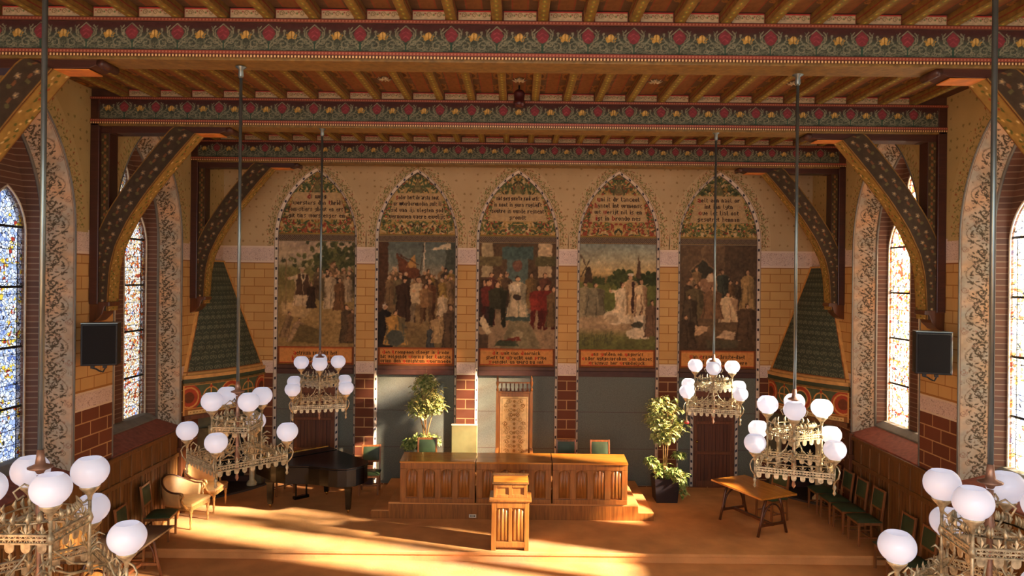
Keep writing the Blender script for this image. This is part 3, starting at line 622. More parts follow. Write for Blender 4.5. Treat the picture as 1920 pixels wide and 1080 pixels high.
for s in (-1, 1):
    nm = sides[s]
    holes = [[(x+yc, z) for x, z in arch_pts(HWO, CO, ZS, ZSILL, RO)] for yc in WIN]
    m = MB().plate([(-4, -.3), (DE+.02, -.3), (DE+.02, ZC+.05), (-4, ZC+.05)], holes, 0, 0, lambda a, b, c, s=s: (s*WH, a, b), back=False)
    wl = struct('wall_'+nm, m, WALLY)
    # outer skin of the wall (keeps daylight out)
    lan0 = [[(x+yc, z) for x, z in arch_pts(.98, 1.17, ZS, 1.70, .98+1.17)] for yc in WIN]
    MB().plate([(-4, -.3), (DE+.3, -.3), (DE+.3, ZC+.3), (-4, ZC+.3)], lan0, 0, .1, lambda a, b, c, s=s: (s*(WH+.62+c), a, b)).build('masonry', STONE, wl)
    for wi, yc in enumerate(WIN):
        t = bpy.data.objects.new('window_%d' % (wi+1+(3 if s > 0 else 0)), None); COL.objects.link(t); t['kind'] = 'structure'
        A = arch_pts(HWO, CO, ZS, ZSILL, RO); hi = .98; B = arch_pts(hi, CO, ZS, 1.74, hi+CO); C_ = arch_pts(.94, CO, ZS, 1.86, .94+CO)
        if wi:
            strip_grid('painted_reveal', A, B, 0, .36, GR, to_side(s, yc, 0), PAINT, t, .011)
            # stencilled ring on the wall around the arch
            A2 = [p for p in arch_pts(HWO+.005, CO, ZS, 5.3, RO+.005)][1:-1]; A3 = [p for p in arch_pts(HWO+.3, CO, ZS, 5.3, RO+.3)][1:-1]
            A2 = [p for p in A2 if p[1] < 7.6]; strip_grid('stencilled_border', A2, A3, -.004, -.004, SR, to_side(s, yc, 0), PAINT, t, .011)
            ed = MB(); ed.tube([(s*(WH-.004), x+yc, z) for x, z in A], .014, 6); ed.build('arch_edge', STONE, t)
        else:
            r = MB(); n = len(A)
            r.add([(s*WH, x+yc, z) for x, z in A]+[(s*(WH+.36), x+yc, z) for x, z in B], [(i, i+1, i+1+n, i+n) for i in range(n-1)]); r.build('painted_reveal', STONE, t)
        r = MB(); n = len(B); r.add([(s*(WH+.36), x+yc, z) for x, z in B]+[(s*(WH+.58), x+yc, z) for x, z in C_], [(i, i+1, i+1+n, i+n) for i in range(n-1)]); r.build('brick_reveal', BRICKJ, t)
        ed = MB(); ed.tube([(s*(WH+.37), x+yc, z) for x, z in B], .022, 6); ed.build('reveal_moulding', STONE, t)
        # sill
        si = MB(); si.prism([(-.03, 1.60), (-.03, 1.655), (.40, 1.86), (.62, 1.86), (.62, 1.60)], yc-HWO-.01, yc+HWO+.01, lambda a, b, c, s=s: (s*(WH+a), c, b)); si.build('sloping_sill', BRICKSILL, t)
        si = MB(); si.prism([(.36, 1.70), (.36, 1.865), (.5, 1.95), (.6, 1.97), (.6, 1.70)], yc-1.0, yc+1.0, lambda a, b, c, s=s: (s*(WH+a), c, b)); si.build('stone_sill', STONE, t, bevel=.01)
        # tracery plate with two lancets and an oculus
        outer = [(x, z) for x, z in arch_pts(1.0, CO, ZS, 1.8, 1.0+CO)]
        lan = [[(x+d, z) for x, z in arch_pts(.385, .385, 5.18, 1.95, .77)] for d in (-.53, .53)]
        oc = [(.27*math.cos(k*PI/12), 6.33+.33*math.sin(k*PI/12)) for k in range(24)]
        tp = MB().plate([(x+yc, z) for x, z in outer], [[(x+yc, z) for x, z in l] for l in lan+[oc]], .56, .68, lambda a, b, c, s=s: (s*(WH+c), a, b)); tp.build('brick_tracery', BRICKJ, t)
        fr = MB()
        for l in lan+[oc]: fr.tube([(s*(WH+.565), x+yc, z) for x, z in l+[l[0]]], .016, 5)
        fr.build('lancet_edge', WHITE, t)
        for l in lan:
            g = MB().plate([(x+yc, z) for x, z in l], [], .62, .62, lambda a, b, c, s=s: (s*(WH+c), a, b), back=False)
            g.build('stained_glass', GLASSES[(s, wi)], t)
        g = MB().plate([(x+yc, z) for x, z in oc], [], .62, .62, lambda a, b, c, s=s: (s*(WH+c), a, b), back=False); g.build('stained_glass', GLASSES[(s, wi)], t)
        bars = MB()
        for d in (-.53, .53):
            for z in (2.70, 3.56, 4.42, 5.28): bars.box(*sorted((s*(WH+.6), s*(WH+.617))), yc+d-.38, yc+d+.38, z-.017, z+.017)
            for k in range(1, 15):
                z = 1.95+.215*k
                if z < 5.5: bars.box(*sorted((s*(WH+.606), s*(WH+.612))), yc+d-.375, yc+d+.375, z-.004, z+.004)
            for x in (-.28, .28): bars.box(*sorted((s*(WH+.606), s*(WH+.612))), yc+d+x-.005, yc+d+x+.005, 1.95, 5.25)
        bars.build('saddle_bars', BLK, t)

# wainscot
tn = 0
def trim(mb, mat, parent=None, **k):
    global tn
    if parent: return mb.build('trim_part', mat, parent, **k)
    tn += 1; o = mb.build('trim_%d' % tn, mat, **k); o['kind'] = 'structure'; return o
for s in (-1, 1):
    m = MB(); y0, y1 = -3, 13.9
    a = MB().box(*sorted((s*WH, s*(WH-.02))), y0, y1, -.16, 1.60); w_ = trim(a, WOODM)
    b = MB(); b.box(*sorted((s*WH, s*(WH-.07))), y0, y1, 1.56, 1.63); b.box(*sorted((s*WH, s*(WH-.045))), y0, y1, 1.10, 1.18); b.box(*sorted((s*WH, s*(WH-.05))), y0, y1, -.16, .16)
    k = y0
    while k < y1: b.box(*sorted((s*WH, s*(WH-.04))), k, k+.05, -.1, 1.58); k += .335
    o = b.build('rails', WOODM, w_, bevel=.006)
    sp_ = MB(); k = y0
    while k < y1-.3:
        for j in (1, 2): sp_.box(*sorted((s*(WH-.018), s*(WH-.026))), k+.05+.095*j-.004, k+.05+.095*j+.004, .16, 1.10)
        k += .335
    sp_.build('board_grooves', WOODD, w_)
    # ledge moulding under the pale frieze at dado end
    p = MB().box(*sorted((s*WH, s*(WH-.10))), 13.75, 13.97, 0, 1.68); p.box(*sorted((s*WH, s*(WH-.14))), 13.72, 13.99, 1.2, 1.28)
    trim(p, WOODD, bevel=.01)

# ------------------------------------------------------------------ end wall
AX = [-4.51, -2.257, 0.0, 2.257, 4.51]
HWI, CI, ZSE = .855, .855, 5.49; RI = HWI+CI; SPW = .068
holes = [[(x+c, z) for x, z in arch_pts(HWI+SPW, CI, ZSE, .02, RI+SPW)] for c in AX]
m = MB().plate([(-WH, -.3), (WH, -.3), (WH, ZC+.05), (-WH, ZC+.05)], holes, 0, 0, lambda a, b, c: (a, DE, b), back=False)
ew = struct('wall_end', m, WALLX)
MB().box(-WH-.7, WH+.7, DE+.12, DE+.4, -.3, ZC+.3).build('masonry', STONE, ew)
# spandrel stencils
SR2 = stencil_ring(4.0, .011, (196, 170, 128), 8, 190)
DOT = Cv(.07, 13.6, .008, (214, 204, 188))
ph = (DOT.Y/.205) % 1
DOT.put((np.abs(DOT.X-.034) < .018) & (np.abs(ph-.5) < .12), (52, 56, 74)); DOT.put((DOT.X < .008), (150, 136, 120)); DOT.put((DOT.X > .058), (92, 84, 84)); DOT.mottle(.2, 4, 3)
fe = lambda c: (lambda X, Z, D: np.stack([X+c, DE+D, Z], -1))

def tympanum(idx, lines, xs):
    H = ZSE+math.sqrt(RI**2-CI**2)-5.57; W = 2*HWI
    cv = Cv(W, H+.02, .008, (176, 146, 92)); r = random.Random(idx*7+1); cx = W/2
    gr = [(86, 98, 56), (104, 112, 66), (70, 82, 52), (150, 116, 58), (196, 160, 96), (204, 176, 130), (60, 60, 40)]; rd = [(140, 62, 44), (160, 80, 56)]
    redw = {0: .3, 1: .08, 2: .15, 3: .42, 4: .05}[idx]
    for i in range(760):
        x = r.uniform(0, W); y = r.uniform(0, H)
        if abs(x-cx) < .60 and .30 < y < .95 and r.random() < .985: continue
        c = r.choice(rd) if r.random() < redw else r.choice(gr)
        if y > .95 and r.random() < .5: c = r.choice([(78, 92, 58), (92, 104, 66), (60, 70, 46)])
        an = r.uniform(0, 3.1); a1 = r.uniform(.028, .065); a2 = r.uniform(.012, .026)
        cv.ell(x, y, a1, a2, c, .85, an)
        cv.ell(W-x, y, a1, a2, c, .85, -an)
    for i in range(8):
        x = r.uniform(.1, .45); y = r.uniform(.08, .8)
        for xx in (x, W-x): cv.line(spiral(xx, y, .08, r.uniform(0, 6), 1.3), .012, (86, 92, 52)); cv.ell(xx, y, .02, .02, (190, 96, 76))
    cv.poly([(cx-.13, .95), (cx, 1.25), (cx+.13, .95)], (120, 110, 72), .7); cv.line([(cx-.13, .95), (cx, 1.25), (cx+.13, .95)], .014, (96, 74, 50))
    cv.rect(0, W, 0, .03, (150, 120, 56))
    cv.poly([(cx-.66, .34), (cx+.66, .34), (cx+.50, .935), (cx-.50, .935)], (192, 162, 120), .75)
    y = .90
    for ln, lw_ in zip(lines, (.96, 1.08, 1.18, 1.26)):
        text(cv, ln, cx, y, .0165, .0142, (52, 36, 30), (140, 40, 34), lw_, 1); y -= .142
    cv.mottle(.22, 5, idx)
    return cv
def fit_arch(cv, c, z0, y, name, parent, hw, cc, R, zs):
    """paint sheet squeezed into the arch head: rows end on the arch curve"""
    Z = cv.Y+z0; lim = np.where(Z < zs, hw, np.sqrt(np.maximum(R*R-(Z-zs)**2, cc*cc))-cc)
    X = np.clip(cv.X-hw, -lim, lim)
    Z = np.minimum(Z, zs+math.sqrt(R*R-cc*cc))
    return grid(name, np.stack([X+c, np.full_like(X, y), Z], -1), cv.img, PAINT, parent)

SK = (196, 150, 112)
def fig(cv, x, y, h, robe, shade=None, head=SK, hair=(60, 42, 30), lean=0, arm=None, w=.34, legs=False, hat=None):
    W, H = cv.w, cv.h; x *= W; y *= H; h *= H; w *= h; shade = shade or tuple(v*.65 for v in robe); l = lean*h
    if legs:
        for s in (-1, 1): cv.poly([(x+s*w*.12, y+h*.5), (x+s*w*.42, y+h*.5), (x+s*w*.45, y), (x+s*w*.25, y)], shade)
        cv.poly([(x-w*.42, y+h*.42), (x+w*.42, y+h*.42), (x+w*.5+l, y+h*.82), (x+w*.15+l, y+h*.88), (x-w*.15+l, y+h*.88), (x-w*.5+l, y+h*.82)], robe)
    else:
        cv.poly([(x-w*.62, y), (x+w*.62, y), (x+w*.42+l*.5, y+h*.45), (x+w*.5+l, y+h*.80), (x+w*.15+l, y+h*.88), (x-w*.15+l, y+h*.88), (x-w*.5+l, y+h*.80), (x-w*.42+l*.5, y+h*.45)], robe)
        for k in (-.35, .05, .38): cv.line([(x+w*k+l*.6, y+h*.6), (x+w*k*1.4, y+h*.02)], h*.035, shade, .75)
    cv.poly([(x+w*.1+l, y+h*.85), (x+w*.5+l, y+h*.8), (x+w*.45, y+h*.3), (x+w*.25, y+h*.3)], shade, .6)
    if arm:
        for (ax, ay) in arm: cv.line([(x+l+(w*.38 if ax > 0 else -w*.38), y+h*.78), (x+ax*h, y+ay*h)], h*.085, robe); cv.ell(x+ax*h, y+ay*h, h*.035, h*.035, head)
    cv.ell(x+l, y+h*.95, h*.062, h*.075, hair); cv.ell(x+l+h*.008, y+h*.94, h*.048, h*.062, head)
    if hat: cv.ell(x+l, y+h*1.0, h*.085, h*.035, hat)
def grad(cv, stops):
    ys = [a*cv.h for a, _ in stops]
    for k in range(3): cv.img[..., k] = np.interp(cv.Y[:, 0], ys, [c[k] for _, c in stops])[:, None]
def crowd(cv, n, x0, x1, y0, y1, h, seed, pal):
    r = random.Random(seed); it = sorted([(r.uniform(y0, y1), r.uniform(x0, x1)) for _ in range(n)], reverse=True)
    for y, x in it: fig(cv, x, y, h*r.uniform(.85, 1.1), r.choice(pal), hair=r.choice([(60, 42, 30), (110, 74, 44), (190, 176, 150), (40, 30, 26)]), lean=r.uniform(-.06, .06))
def painting(i):
    cv = Cv(2*HWI, 2.36, .010, (120, 100, 70)); W, H = cv.w, cv.h
    BR = [(96, 74, 50), (120, 92, 60), (78, 66, 50), (140, 112, 76), (108, 96, 66), (150, 128, 96)]
    if i == 0:
        grad(cv, [(0, (150, 124, 74)), (.3, (168, 138, 84)), (.62, (126, 116, 64)), (.74, (120, 118, 70)), (.78, (176, 160, 128)), (1, (188, 166, 142))])
        r = random.Random(2)
        for _ in range(16): cv.ell(r.uniform(.1, .8), r.uniform(1.9, 2.3), .15, .03, (170, 150, 136), .5)
        for _ in range(260):
            x = r.gauss(1.2, .3); y = r.gauss(1.95, .2)
            cv.ell(x, y, .06, .04, r.choice([(84, 92, 52), (70, 80, 46), (104, 108, 62), (58, 68, 42)]), .9, r.uniform(0, 3))
        cv.line([(1.25, 1.9), (1.3, 1.3)], .05, (80, 62, 42))
        crowd(cv, 26, .48, .98, .42, .52, .26, 3, BR+[(170, 150, 120)])
        fig(cv, .68, .36, .34, (196, 174, 140)); fig(cv, .80, .34, .3, (120, 84, 50))
        cv.poly([(.05, .95), (.5, .98), (.75, .8), (.6, .62), (.1, .7)], (190, 160, 110))
        cv.line([(.17, .82), (.16, 1.92)], .02, (140, 112, 72))
        fig(cv, .31, .38, .36, (200, 176, 140), (150, 120, 90), hat=(196, 180, 150), arm=[(-.35, .72)], w=.42); cv.poly([(.38, 1.15), (.7, 1.15), (.68, 1.6), (.42, 1.62)], (74, 52, 36), .9)
        cv.line([(.5, 1.6), (.55, 1.42), (.6, 1.6)], .03, (214, 196, 160)); cv.line([(.56, 1.42), (.56, 1.1)], .02, (214, 196, 160))
        fig(cv, .43, .36, .24, (64, 46, 34)); fig(cv, .08, .08, .24, (150, 120, 84), lean=.2); fig(cv, .2, .04, .22, (176, 144, 108), lean=.25, w=.5)
        cv.poly([(.3, .1), (.9, .05), (1.0, .35), (.5, .5)], (110, 96, 56)); fig(cv, .9, .03, .36, (86, 70, 50)); fig(cv, .97, .05, .3, (110, 82, 56))
        for _ in range(60): cv.line([(r.uniform(0, W), r.uniform(0, .7)), (r.uniform(0, W), r.uniform(0, .7))][:1]+[(r.uniform(.2, 1.4), r.uniform(0, .5))], .012, (120, 98, 56), .25)
    elif i == 1:
        grad(cv, [(0, (120, 100, 62)), (.3, (140, 116, 76)), (.5, (110, 84, 54)), (.66, (170, 160, 136)), (.8, (110, 122, 116)), (1, (92, 108, 108))])
        cv.rect(0, .2, .5, 2.36, (84, 58, 40)); cv.rect(1.5, W, 1.2, 2.36, (74, 84, 76))
        cv.poly([(.5, 1.5), (.95, 1.55), (.9, 1.75), (.45, 2.05), (.38, 2.1)], (110, 64, 40)); cv.poly([(.6, 1.8), (.85, 1.78), (.8, 2.1)], (190, 140, 74)); cv.line([(.4, 2.1), (.9, 1.85)], .02, (80, 50, 34))
        cv.poly([(1.12, 2.18), (1.6, 2.36), (1.62, 2.2)], (206, 190, 160)); cv.line([(.98, 1.5), (1.03, 2.36)], .035, (200, 186, 166)); cv.line([(.9, 1.5), (1.0, 2.3)], .012, (60, 50, 40))
        crowd(cv, 26, .08, .96, .40, .48, .27, 5, BR+[(160, 130, 60)])
        fig(cv, .34, .24, .42, (70, 48, 36), hat=(50, 38, 30), w=.42); fig(cv, .52, .24, .42, (196, 172, 134), arm=[(-.1, .7)], legs=True, w=.4); fig(cv, .66, .25, .4, (116, 74, 44), legs=True)
        fig(cv, .62, .22, .38, (150, 112, 70), legs=True); fig(cv, .84, .3, .2, (206, 182, 146), w=.5)
        fig(cv, .08, .0, .4, (40, 36, 36), hair=(200, 190, 170)); fig(cv, .22, .02, .32, (190, 142, 66), (76, 86, 80), w=.6); cv.ell(.38, .2, .2, .18, (78, 86, 80)); fig(cv, .68, .0, .2, (70, 74, 76)); fig(cv, .82, .04, .26, (170, 140, 96), w=.6, lean=-.1); fig(cv, .94, .0, .4, (92, 72, 52))
    elif i == 2:
        grad(cv, [(0, (150, 124, 94)), (.3, (160, 136, 104)), (.42, (84, 66, 48)), (1, (96, 76, 54))])
        cv.rect(.05, .3, 1.6, 2.36, (172, 156, 120)); cv.rect(1.32, 1.62, 1.6, 2.36, (190, 166, 130))
        cv.rect(.5, 1.2, 2.0, 2.28, (70, 98, 98)); cv.rect(.62, 1.08, .75, 2.0, (84, 108, 106)); cv.rect(0, .5, 1.85, 2.05, (110, 100, 66)); cv.rect(1.25, W, 1.85, 2.05, (96, 92, 58))
        cv.ell(.85, 1.85, .11, .13, (122, 84, 70)); cv.ell(.85, 1.9, .05, .07, (140, 100, 80)); cv.rect(.55, 1.15, .62, .78, (64, 84, 80))
        for x, c in ((.28, (150, 116, 70)), (.68, (130, 104, 60)), (.16, (100, 60, 50)), (.86, (116, 70, 50)), (.36, (90, 70, 50))): fig(cv, x, .38, .33, c)
        fig(cv, .5, .3, .38, (190, 172, 140), (120, 120, 100), w=.46); cv.rect(.68, .92, 1.28, 1.42, (214, 204, 180)); cv.ell(.85, 1.15, .1, .06, (60, 50, 44))
        fig(cv, .06, .2, .44, (60, 44, 40)); fig(cv, .12, .22, .42, (110, 44, 36), legs=True); fig(cv, .24, .2, .42, (60, 62, 44), legs=True, w=.42)
        fig(cv, .78, .18, .42, (150, 48, 34), legs=True, w=.42); fig(cv, .88, .18, .42, (130, 40, 30), legs=True, w=.42); fig(cv, .97, .2, .38, (120, 96, 60))
        cv.poly([(.5, 0), (1.4, 0), (1.12, .62), (.68, .62)], (128, 118, 88)); cv.ell(.85, .3, .14, .1, (150, 140, 108)); cv.poly([(.35, .05), (.9, .05), (.8, .18), (.45, .18)], (66, 78, 58)); cv.poly([(.5, .18), (.95, .16), (.9, .26)], (120, 50, 36))
        cv.poly([(0, .6), (.08, .75), (.28, .36), (.18, .28)], (206, 190, 156)); cv.rect(0, .2, 0, .3, (70, 52, 38), .8)
    elif i == 3:
        grad(cv, [(0, (96, 104, 54)), (.12, (110, 112, 60)), (.2, (172, 146, 112)), (.32, (176, 152, 116)), (.36, (96, 108, 52)), (.62, (104, 112, 54)), (.68, (130, 110, 66)), (.72, (206, 176, 116)), (.85, (170, 168, 140)), (1, (128, 146, 146))])
        cv.rect(0, W, 1.5, 1.62, (140, 110, 66), .8)
        r = random.Random(5)
        for _ in range(90): cv.ell(r.gauss(.95, .14), r.gauss(1.6, .07), .05, .05, r.choice([(62, 76, 40), (76, 88, 46)])); cv.ell(r.gauss(1.55, .1), r.gauss(1.55, .06), .06, .05, (54, 68, 38)); cv.ell(r.gauss(.4, .06), r.gauss(1.53, .03), .04, .03, (70, 82, 44))
        cv.poly([(1.26, 1.6), (1.38, 1.6), (1.36, 1.85), (1.32, 2.12), (1.28, 1.85)], (96, 74, 54))
        cv.poly([(.08, 1.5), (.28, 1.5), (.25, 1.78), (.2, 1.86), (.13, 1.8)], (72, 58, 44)); cv.line([(.02, 2.06), (.3, 1.55)], .016, (66, 52, 40)); cv.line([(.02, 1.62), (.22, 2.0)], .016, (66, 52, 40)); cv.line([(.0, 2.1), (.1, 1.95)], .05, (110, 96, 76))
        fig(cv, .07, .3, .33, (150, 140, 108), w=.6); fig(cv, .2, .32, .3, (126, 120, 96), w=.6)
        fig(cv, .56, .25, .38, (214, 198, 166), (160, 138, 106), arm=[(-.3, .8)], w=.42); cv.ell(.8, .72, .26, .17, (212, 196, 164)); cv.ell(.72, .68, .16, .1, (180, 160, 128))
        fig(cv, .71, .33, .38, (196, 164, 120), lean=-.08, hat=(224, 212, 190)); fig(cv, .8, .30, .36, (214, 190, 150), (120, 84, 60)); cv.line([(1.18, .85), (1.2, 1.5)], .06, (70, 48, 40))
        fig(cv, .78, .1, .26, (220, 206, 180), (90, 86, 76), lean=.08, w=.6); fig(cv, .95, .12, .34, (120, 92, 70), w=.4); cv.ell(1.25, .36, .22, .1, (214, 200, 172)); cv.ell(1.3, .55, .14, .07, (76, 78, 64))
        for _ in range(60): x = r.uniform(.05, .75); y = r.uniform(.05, .25); cv.line([(x, y), (x+r.uniform(-.05, .05), y+r.uniform(.05, .17))], .012, (80, 86, 54))
    else:
        grad(cv, [(0, (76, 60, 44)), (.2, (110, 88, 62)), (.4, (92, 74, 54)), (1, (112, 90, 68))])
        cv.rect(1.0, W, 1.4, 2.36, (86, 70, 54)); cv.poly([(.25, 1.4), (.25, 1.8), (.5, 2.02), (.78, 1.8), (.78, 1.4)], (62, 62, 50)); cv.line([(.22, 1.78), (.5, 2.05), (.8, 1.78)], .035, (134, 108, 78)); cv.line([(.5, 2.05), (.5, 2.28)], .03, (140, 116, 84)); cv.ell(.5, 2.2, .06, .08, (130, 106, 78))
        crowd(cv, 18, .05, .9, .36, .5, .26, 8, BR)
        fig(cv, .36, .38, .36, (150, 112, 84), (190, 168, 134), lean=.1, w=.6); cv.ell(.68, 1.62, .1, .1, (206, 180, 148)); fig(cv, .55, .42, .34, (66, 74, 64)); fig(cv, .88, .38, .38, (170, 136, 84), (110, 92, 60))
        fig(cv, .66, .27, .27, (206, 180, 140), (150, 110, 80), w=.7, lean=-.1); fig(cv, .2, .3, .32, (104, 92, 62), w=.6); fig(cv, .12, .22, .3, (86, 72, 54), w=.5); fig(cv, .42, .3, .3, (130, 96, 66), w=.6)
        cv.poly([(.25, .28), (.6, .42), (.62, .55), (.3, .55)], (196, 160, 122)); cv.poly([(.8, .28), (1.4, .22), (1.5, .36), (1.0, .45)], (192, 160, 128)); fig(cv, .88, .1, .34, (96, 74, 54), w=.6); fig(cv, .08, .02, .3, (80, 64, 48), w=.6); cv.rect(.6, 1.3, .05, .22, (86, 80, 60))
    q = random.Random(i+90)
    for _ in range(800):
        x = q.uniform(.02, W-.02); y = q.uniform(.02, H-.02); b_ = cv.img[int(y/H*(cv.ny-1)), int(x/W*(cv.nx-1))]*q.choice([.8, .88, 1.1, 1.18])
        a_ = q.gauss(PI/2, .5) if y > .6 else q.gauss(.3, .6); L_ = q.uniform(.02, .07); cv.line([(x, y), (x+L_*math.cos(a_), y+L_*math.sin(a_))], q.uniform(.010, .014), b_, .8)
    g_ = cv.img.mean(-1, keepdims=True); cv.img = (cv.img*.8+g_*.2)*np.array([1.0, .96, .88])
    wx = (vnoise(cv.ny, cv.nx, 7, i+50, 2)-.5)*4.5; wy = (vnoise(cv.ny, cv.nx, 7, i+60, 2)-.5)*4.5
    ii, jj = np.mgrid[0:cv.ny, 0:cv.nx]; cv.img = cv.img[np.clip(ii+wy, 0, cv.ny-1).astype(int), np.clip(jj+wx, 0, cv.nx-1).astype(int)]
    r = np.random.RandomState(i); cv.img *= (.82+.36*vnoise(cv.ny, cv.nx, 5, i+20, 2))[..., None]; cv.mottle(.25, 30, i+3)
    # soft brush blur
    im = cv.img; cv.img = (im+np.roll(im, 1, 0)+np.roll(im, -1, 0)+np.roll(im, 1, 1)+np.roll(im, -1, 1))/5; cv.img[0] = im[0]; cv.img[-1] = im[-1]; cv.img[:, 0] = im[:, 0]; cv.img[:, -1] = im[:, -1]
    return cv

TY = [['Di wrig', 'wersters dan Thrid', 'om-stiers gheut en ert', 'git tins worstenger en'],
      ['Seder hert de arste noet', 'ur wterberenvden sult li', 'sid van .ij. vlegten god', 'vernomen vaere ewelijc'],
      ['niet gery genefte paedi ertic', 'in neet in gern ruglieft', 'soutre in vunde regnent', 'grondt'],
      ['Uni it dr lanceel', 'Hyntel int vrmensc', 'wt Verijt nil is en', 'Igt in Brondo nes']
      , ['Aelt een nael or', 'int inn lytn', 'Ove let lial ont', 'gesutret hennan']]
INS = [['Aetrium predikt het', 'Kerstengeloof alhier'], ['Den Trompeen sloegt in Irede', 'hit volgende Viering der Lantste', 'vrien den Uonightum Vuermaede'],
       ['Dit Uuit van Doornick', 'gheft te Utrecht een Priue', 'Soengiel en werd nu onl'], ['Ans Gulden en Ungerict', 'Onder uytgesproken Sin gheset', 'Erasmus her Vrundelyck'], ['Van Erasmi Christe-daet', 'soe wel ghedaen end mere']]
NM = ['mural of a robed preacher beside a leafy tree, in the leftmost arch', 'mural of a crowd on a quay with a tall white mast, arch left of centre', 'mural of a seated ruler under a blue canopy, in the central arch', 'mural of people on grass with a windmill and steeple, arch right of centre', 'dark mural of a huddled group before a gabled doorway, in the rightmost arch']
BAND = Cv(2*HWI, .14, .008, (120, 104, 84))
BAND.put((np.abs((BAND.X/.045+BAND.Y/.045) % 1-.5) < .12) | (np.abs((BAND.X/.045-BAND.Y/.045) % 1-.5) < .12), (78, 62, 52)); BAND.put((BAND.Y < .015) | (BAND.Y > .125), (150, 120, 70))
YR = DE+.09
for i, c in enumerate(AX):
    t = thing('wall_mural', NM[i], 'mural', (0, 0, 0), 0, 'arched murals on the end wall')
    A = arch_pts(HWI+SPW, CI, ZSE, 0.0, RI+SPW); B = arch_pts(HWI, CI, ZSE, 0.0, RI)
    strip_grid('dotted_border', A, B, -.004, .09, DOT, fe(c), PAINT, t, .01)
    A2 = arch_pts(HWI+SPW, CI, ZSE, 5.3, RI+SPW); A3 = arch_pts(HWI+.28, CI, ZSE, 5.3, RI+.28)
    A3 = [(x, min(z, 7.33)) for x, z in A3]
    strip_grid('stencilled_border', A2, A3, -.004, -.004, SR2, fe(c), PAINT, t, .01)
    tv = tympanum(i, TY[i], c); fit_arch(tv, c, 5.57, YR, 'lettered_tympanum', t, HWI, CI, RI, ZSE)
    vgrid(BAND, 'patterned_band', c-HWI, YR-.012, 5.42, PAINT, t)
    vgrid(painting(i), 'painted_scene', c-HWI, YR, 3.05, PAINT, t)
    iv = Cv(2*HWI, .42, .008, (204, 140, 76))
    iv.rect(0, 2*HWI, 0, .05, (110, 62, 30)); iv.rect(0, 2*HWI, .03, .04, (150, 110, 50)); iv.rect(.0, 2*HWI, .39, .42, (150, 78, 40)); iv.rect(0, .04, 0, .42, (120, 66, 34)); iv.rect(2*HWI-.04, 2*HWI, 0, .42, (120, 66, 34)); iv.rect(.04, 2*HWI-.04, .372, .382, (190, 70, 40)); iv.rect(.04, 2*HWI-.04, .055, .065, (190, 80, 44))
    y = .355 if len(INS[i]) == 3 else .33
    for ln in INS[i]:
        text(iv, ln, HWI, y, .0142, .0112 if len(INS[i]) == 3 else .0135, (72, 46, 24), (190, 50, 30), 1.58, 1); y -= .098 if len(INS[i]) == 3 else .13
    iv.mottle(.18, 5, i+40); vgrid(iv, 'inscription_panel', c-HWI, YR-.006, 2.63, PAINT, t)
    MB().box(c-HWI, c+HWI, YR-.05, YR+.01, 2.44, 2.56).build('shelf_moulding', BASEM, t, bevel=.01)
    MB().box(c-HWI, c+HWI, YR-.03, YR+.01, 2.56, 2.64).build('lower_frame', MAROON, t, bevel=.008)
    # blue-grey hanging below
    MB().box(c-HWI, c+HWI, YR, YR+.03, 0, 2.45).build('blue_grey_panel', BLUEW, t)
    tr_ = MB()
    for z in (.82, 1.64): tr_.box(c-HWI, c+HWI, YR-.0015, YR, z-.004, z+.004)
    tr_.build('panel_seams', BASEM, t)
for a, b in zip([-WH]+[c+HWI+SPW for c in AX], [c-HWI-SPW for c in AX]+[WH]):
    if b-a > 2: continue
    o = MB().box(a, b, DE-.03, DE, 0, .16); trim(o, BASEM, bevel=.006)
# brown cornice line above white frieze of corner pieces not needed

# doors
for k, (cx) in enumerate([-4.52, 4.44]):
    t = bpy.data.objects.new('door_%d' % (k+1), None); COL.objects.link(t); t['kind'] = 'structure'
    y = YR-.03; hw = .46
    MB().box(cx-hw, cx+hw, y, YR, 0, 2.14).build('door_frame', DOORW, t, bevel=.01)
    pl = MB(); rails = MB()
    for r_, (z0, z1) in enumerate(((.14, .72), (.80, 1.40), (1.48, 2.02))):
        for c_ in range(3):
            x0 = cx-hw+.09+.25*c_; pl.box(x0, x0+.235, y-.012, y, z0, z1)
            for j in (1, 2): rails.box(x0+.078*j-.003, x0+.078*j+.003, y-.015, y-.011, z0, z1)
    pl.build('plank_panel', DOORP, t); rails.build('plank_grooves', SOOT, t)
    h = MB()
    for z in (.76, 1.44): h.box(cx-hw+.03, cx+hw-.05, y-.024, y, z-.03, z+.03)
    h.build('cross_rail', DOORW, t, bevel=.006)
    kn = MB().lathe([(.02, 0), (.03, .02), (.02, .05)], 10, (0, 0, 0)); o = kn.build('door_knob', BRASS, t); o.rotation_euler = (PI/2, 0, 0); o.location = (cx-hw+.07, y-.02, 1.02)
    dv = Cv(.085, 5.36, .008, (204, 196, 184)); dv.put((np.abs(dv.X-.042) < .02) & (np.abs((dv.Y/.16) % 1-.5) < .16), (56, 60, 76)); dv.put(dv.X < .01, (130, 116, 104)); dv.put(dv.X > .075, (130, 116, 104))
    A = [(-hw-.08, 0), (-hw-.08, 2.24), (hw+.08, 2.24), (hw+.08, 0)]; B = [(-hw, 0), (-hw, 2.14), (hw, 2.14), (hw, 0)]
    strip_grid('dotted_surround', A, B, -.034, -.034, dv, lambda X, Z, D, cx=cx: np.stack([X+cx, YR+D, Z], -1), PAINT, t, .01)

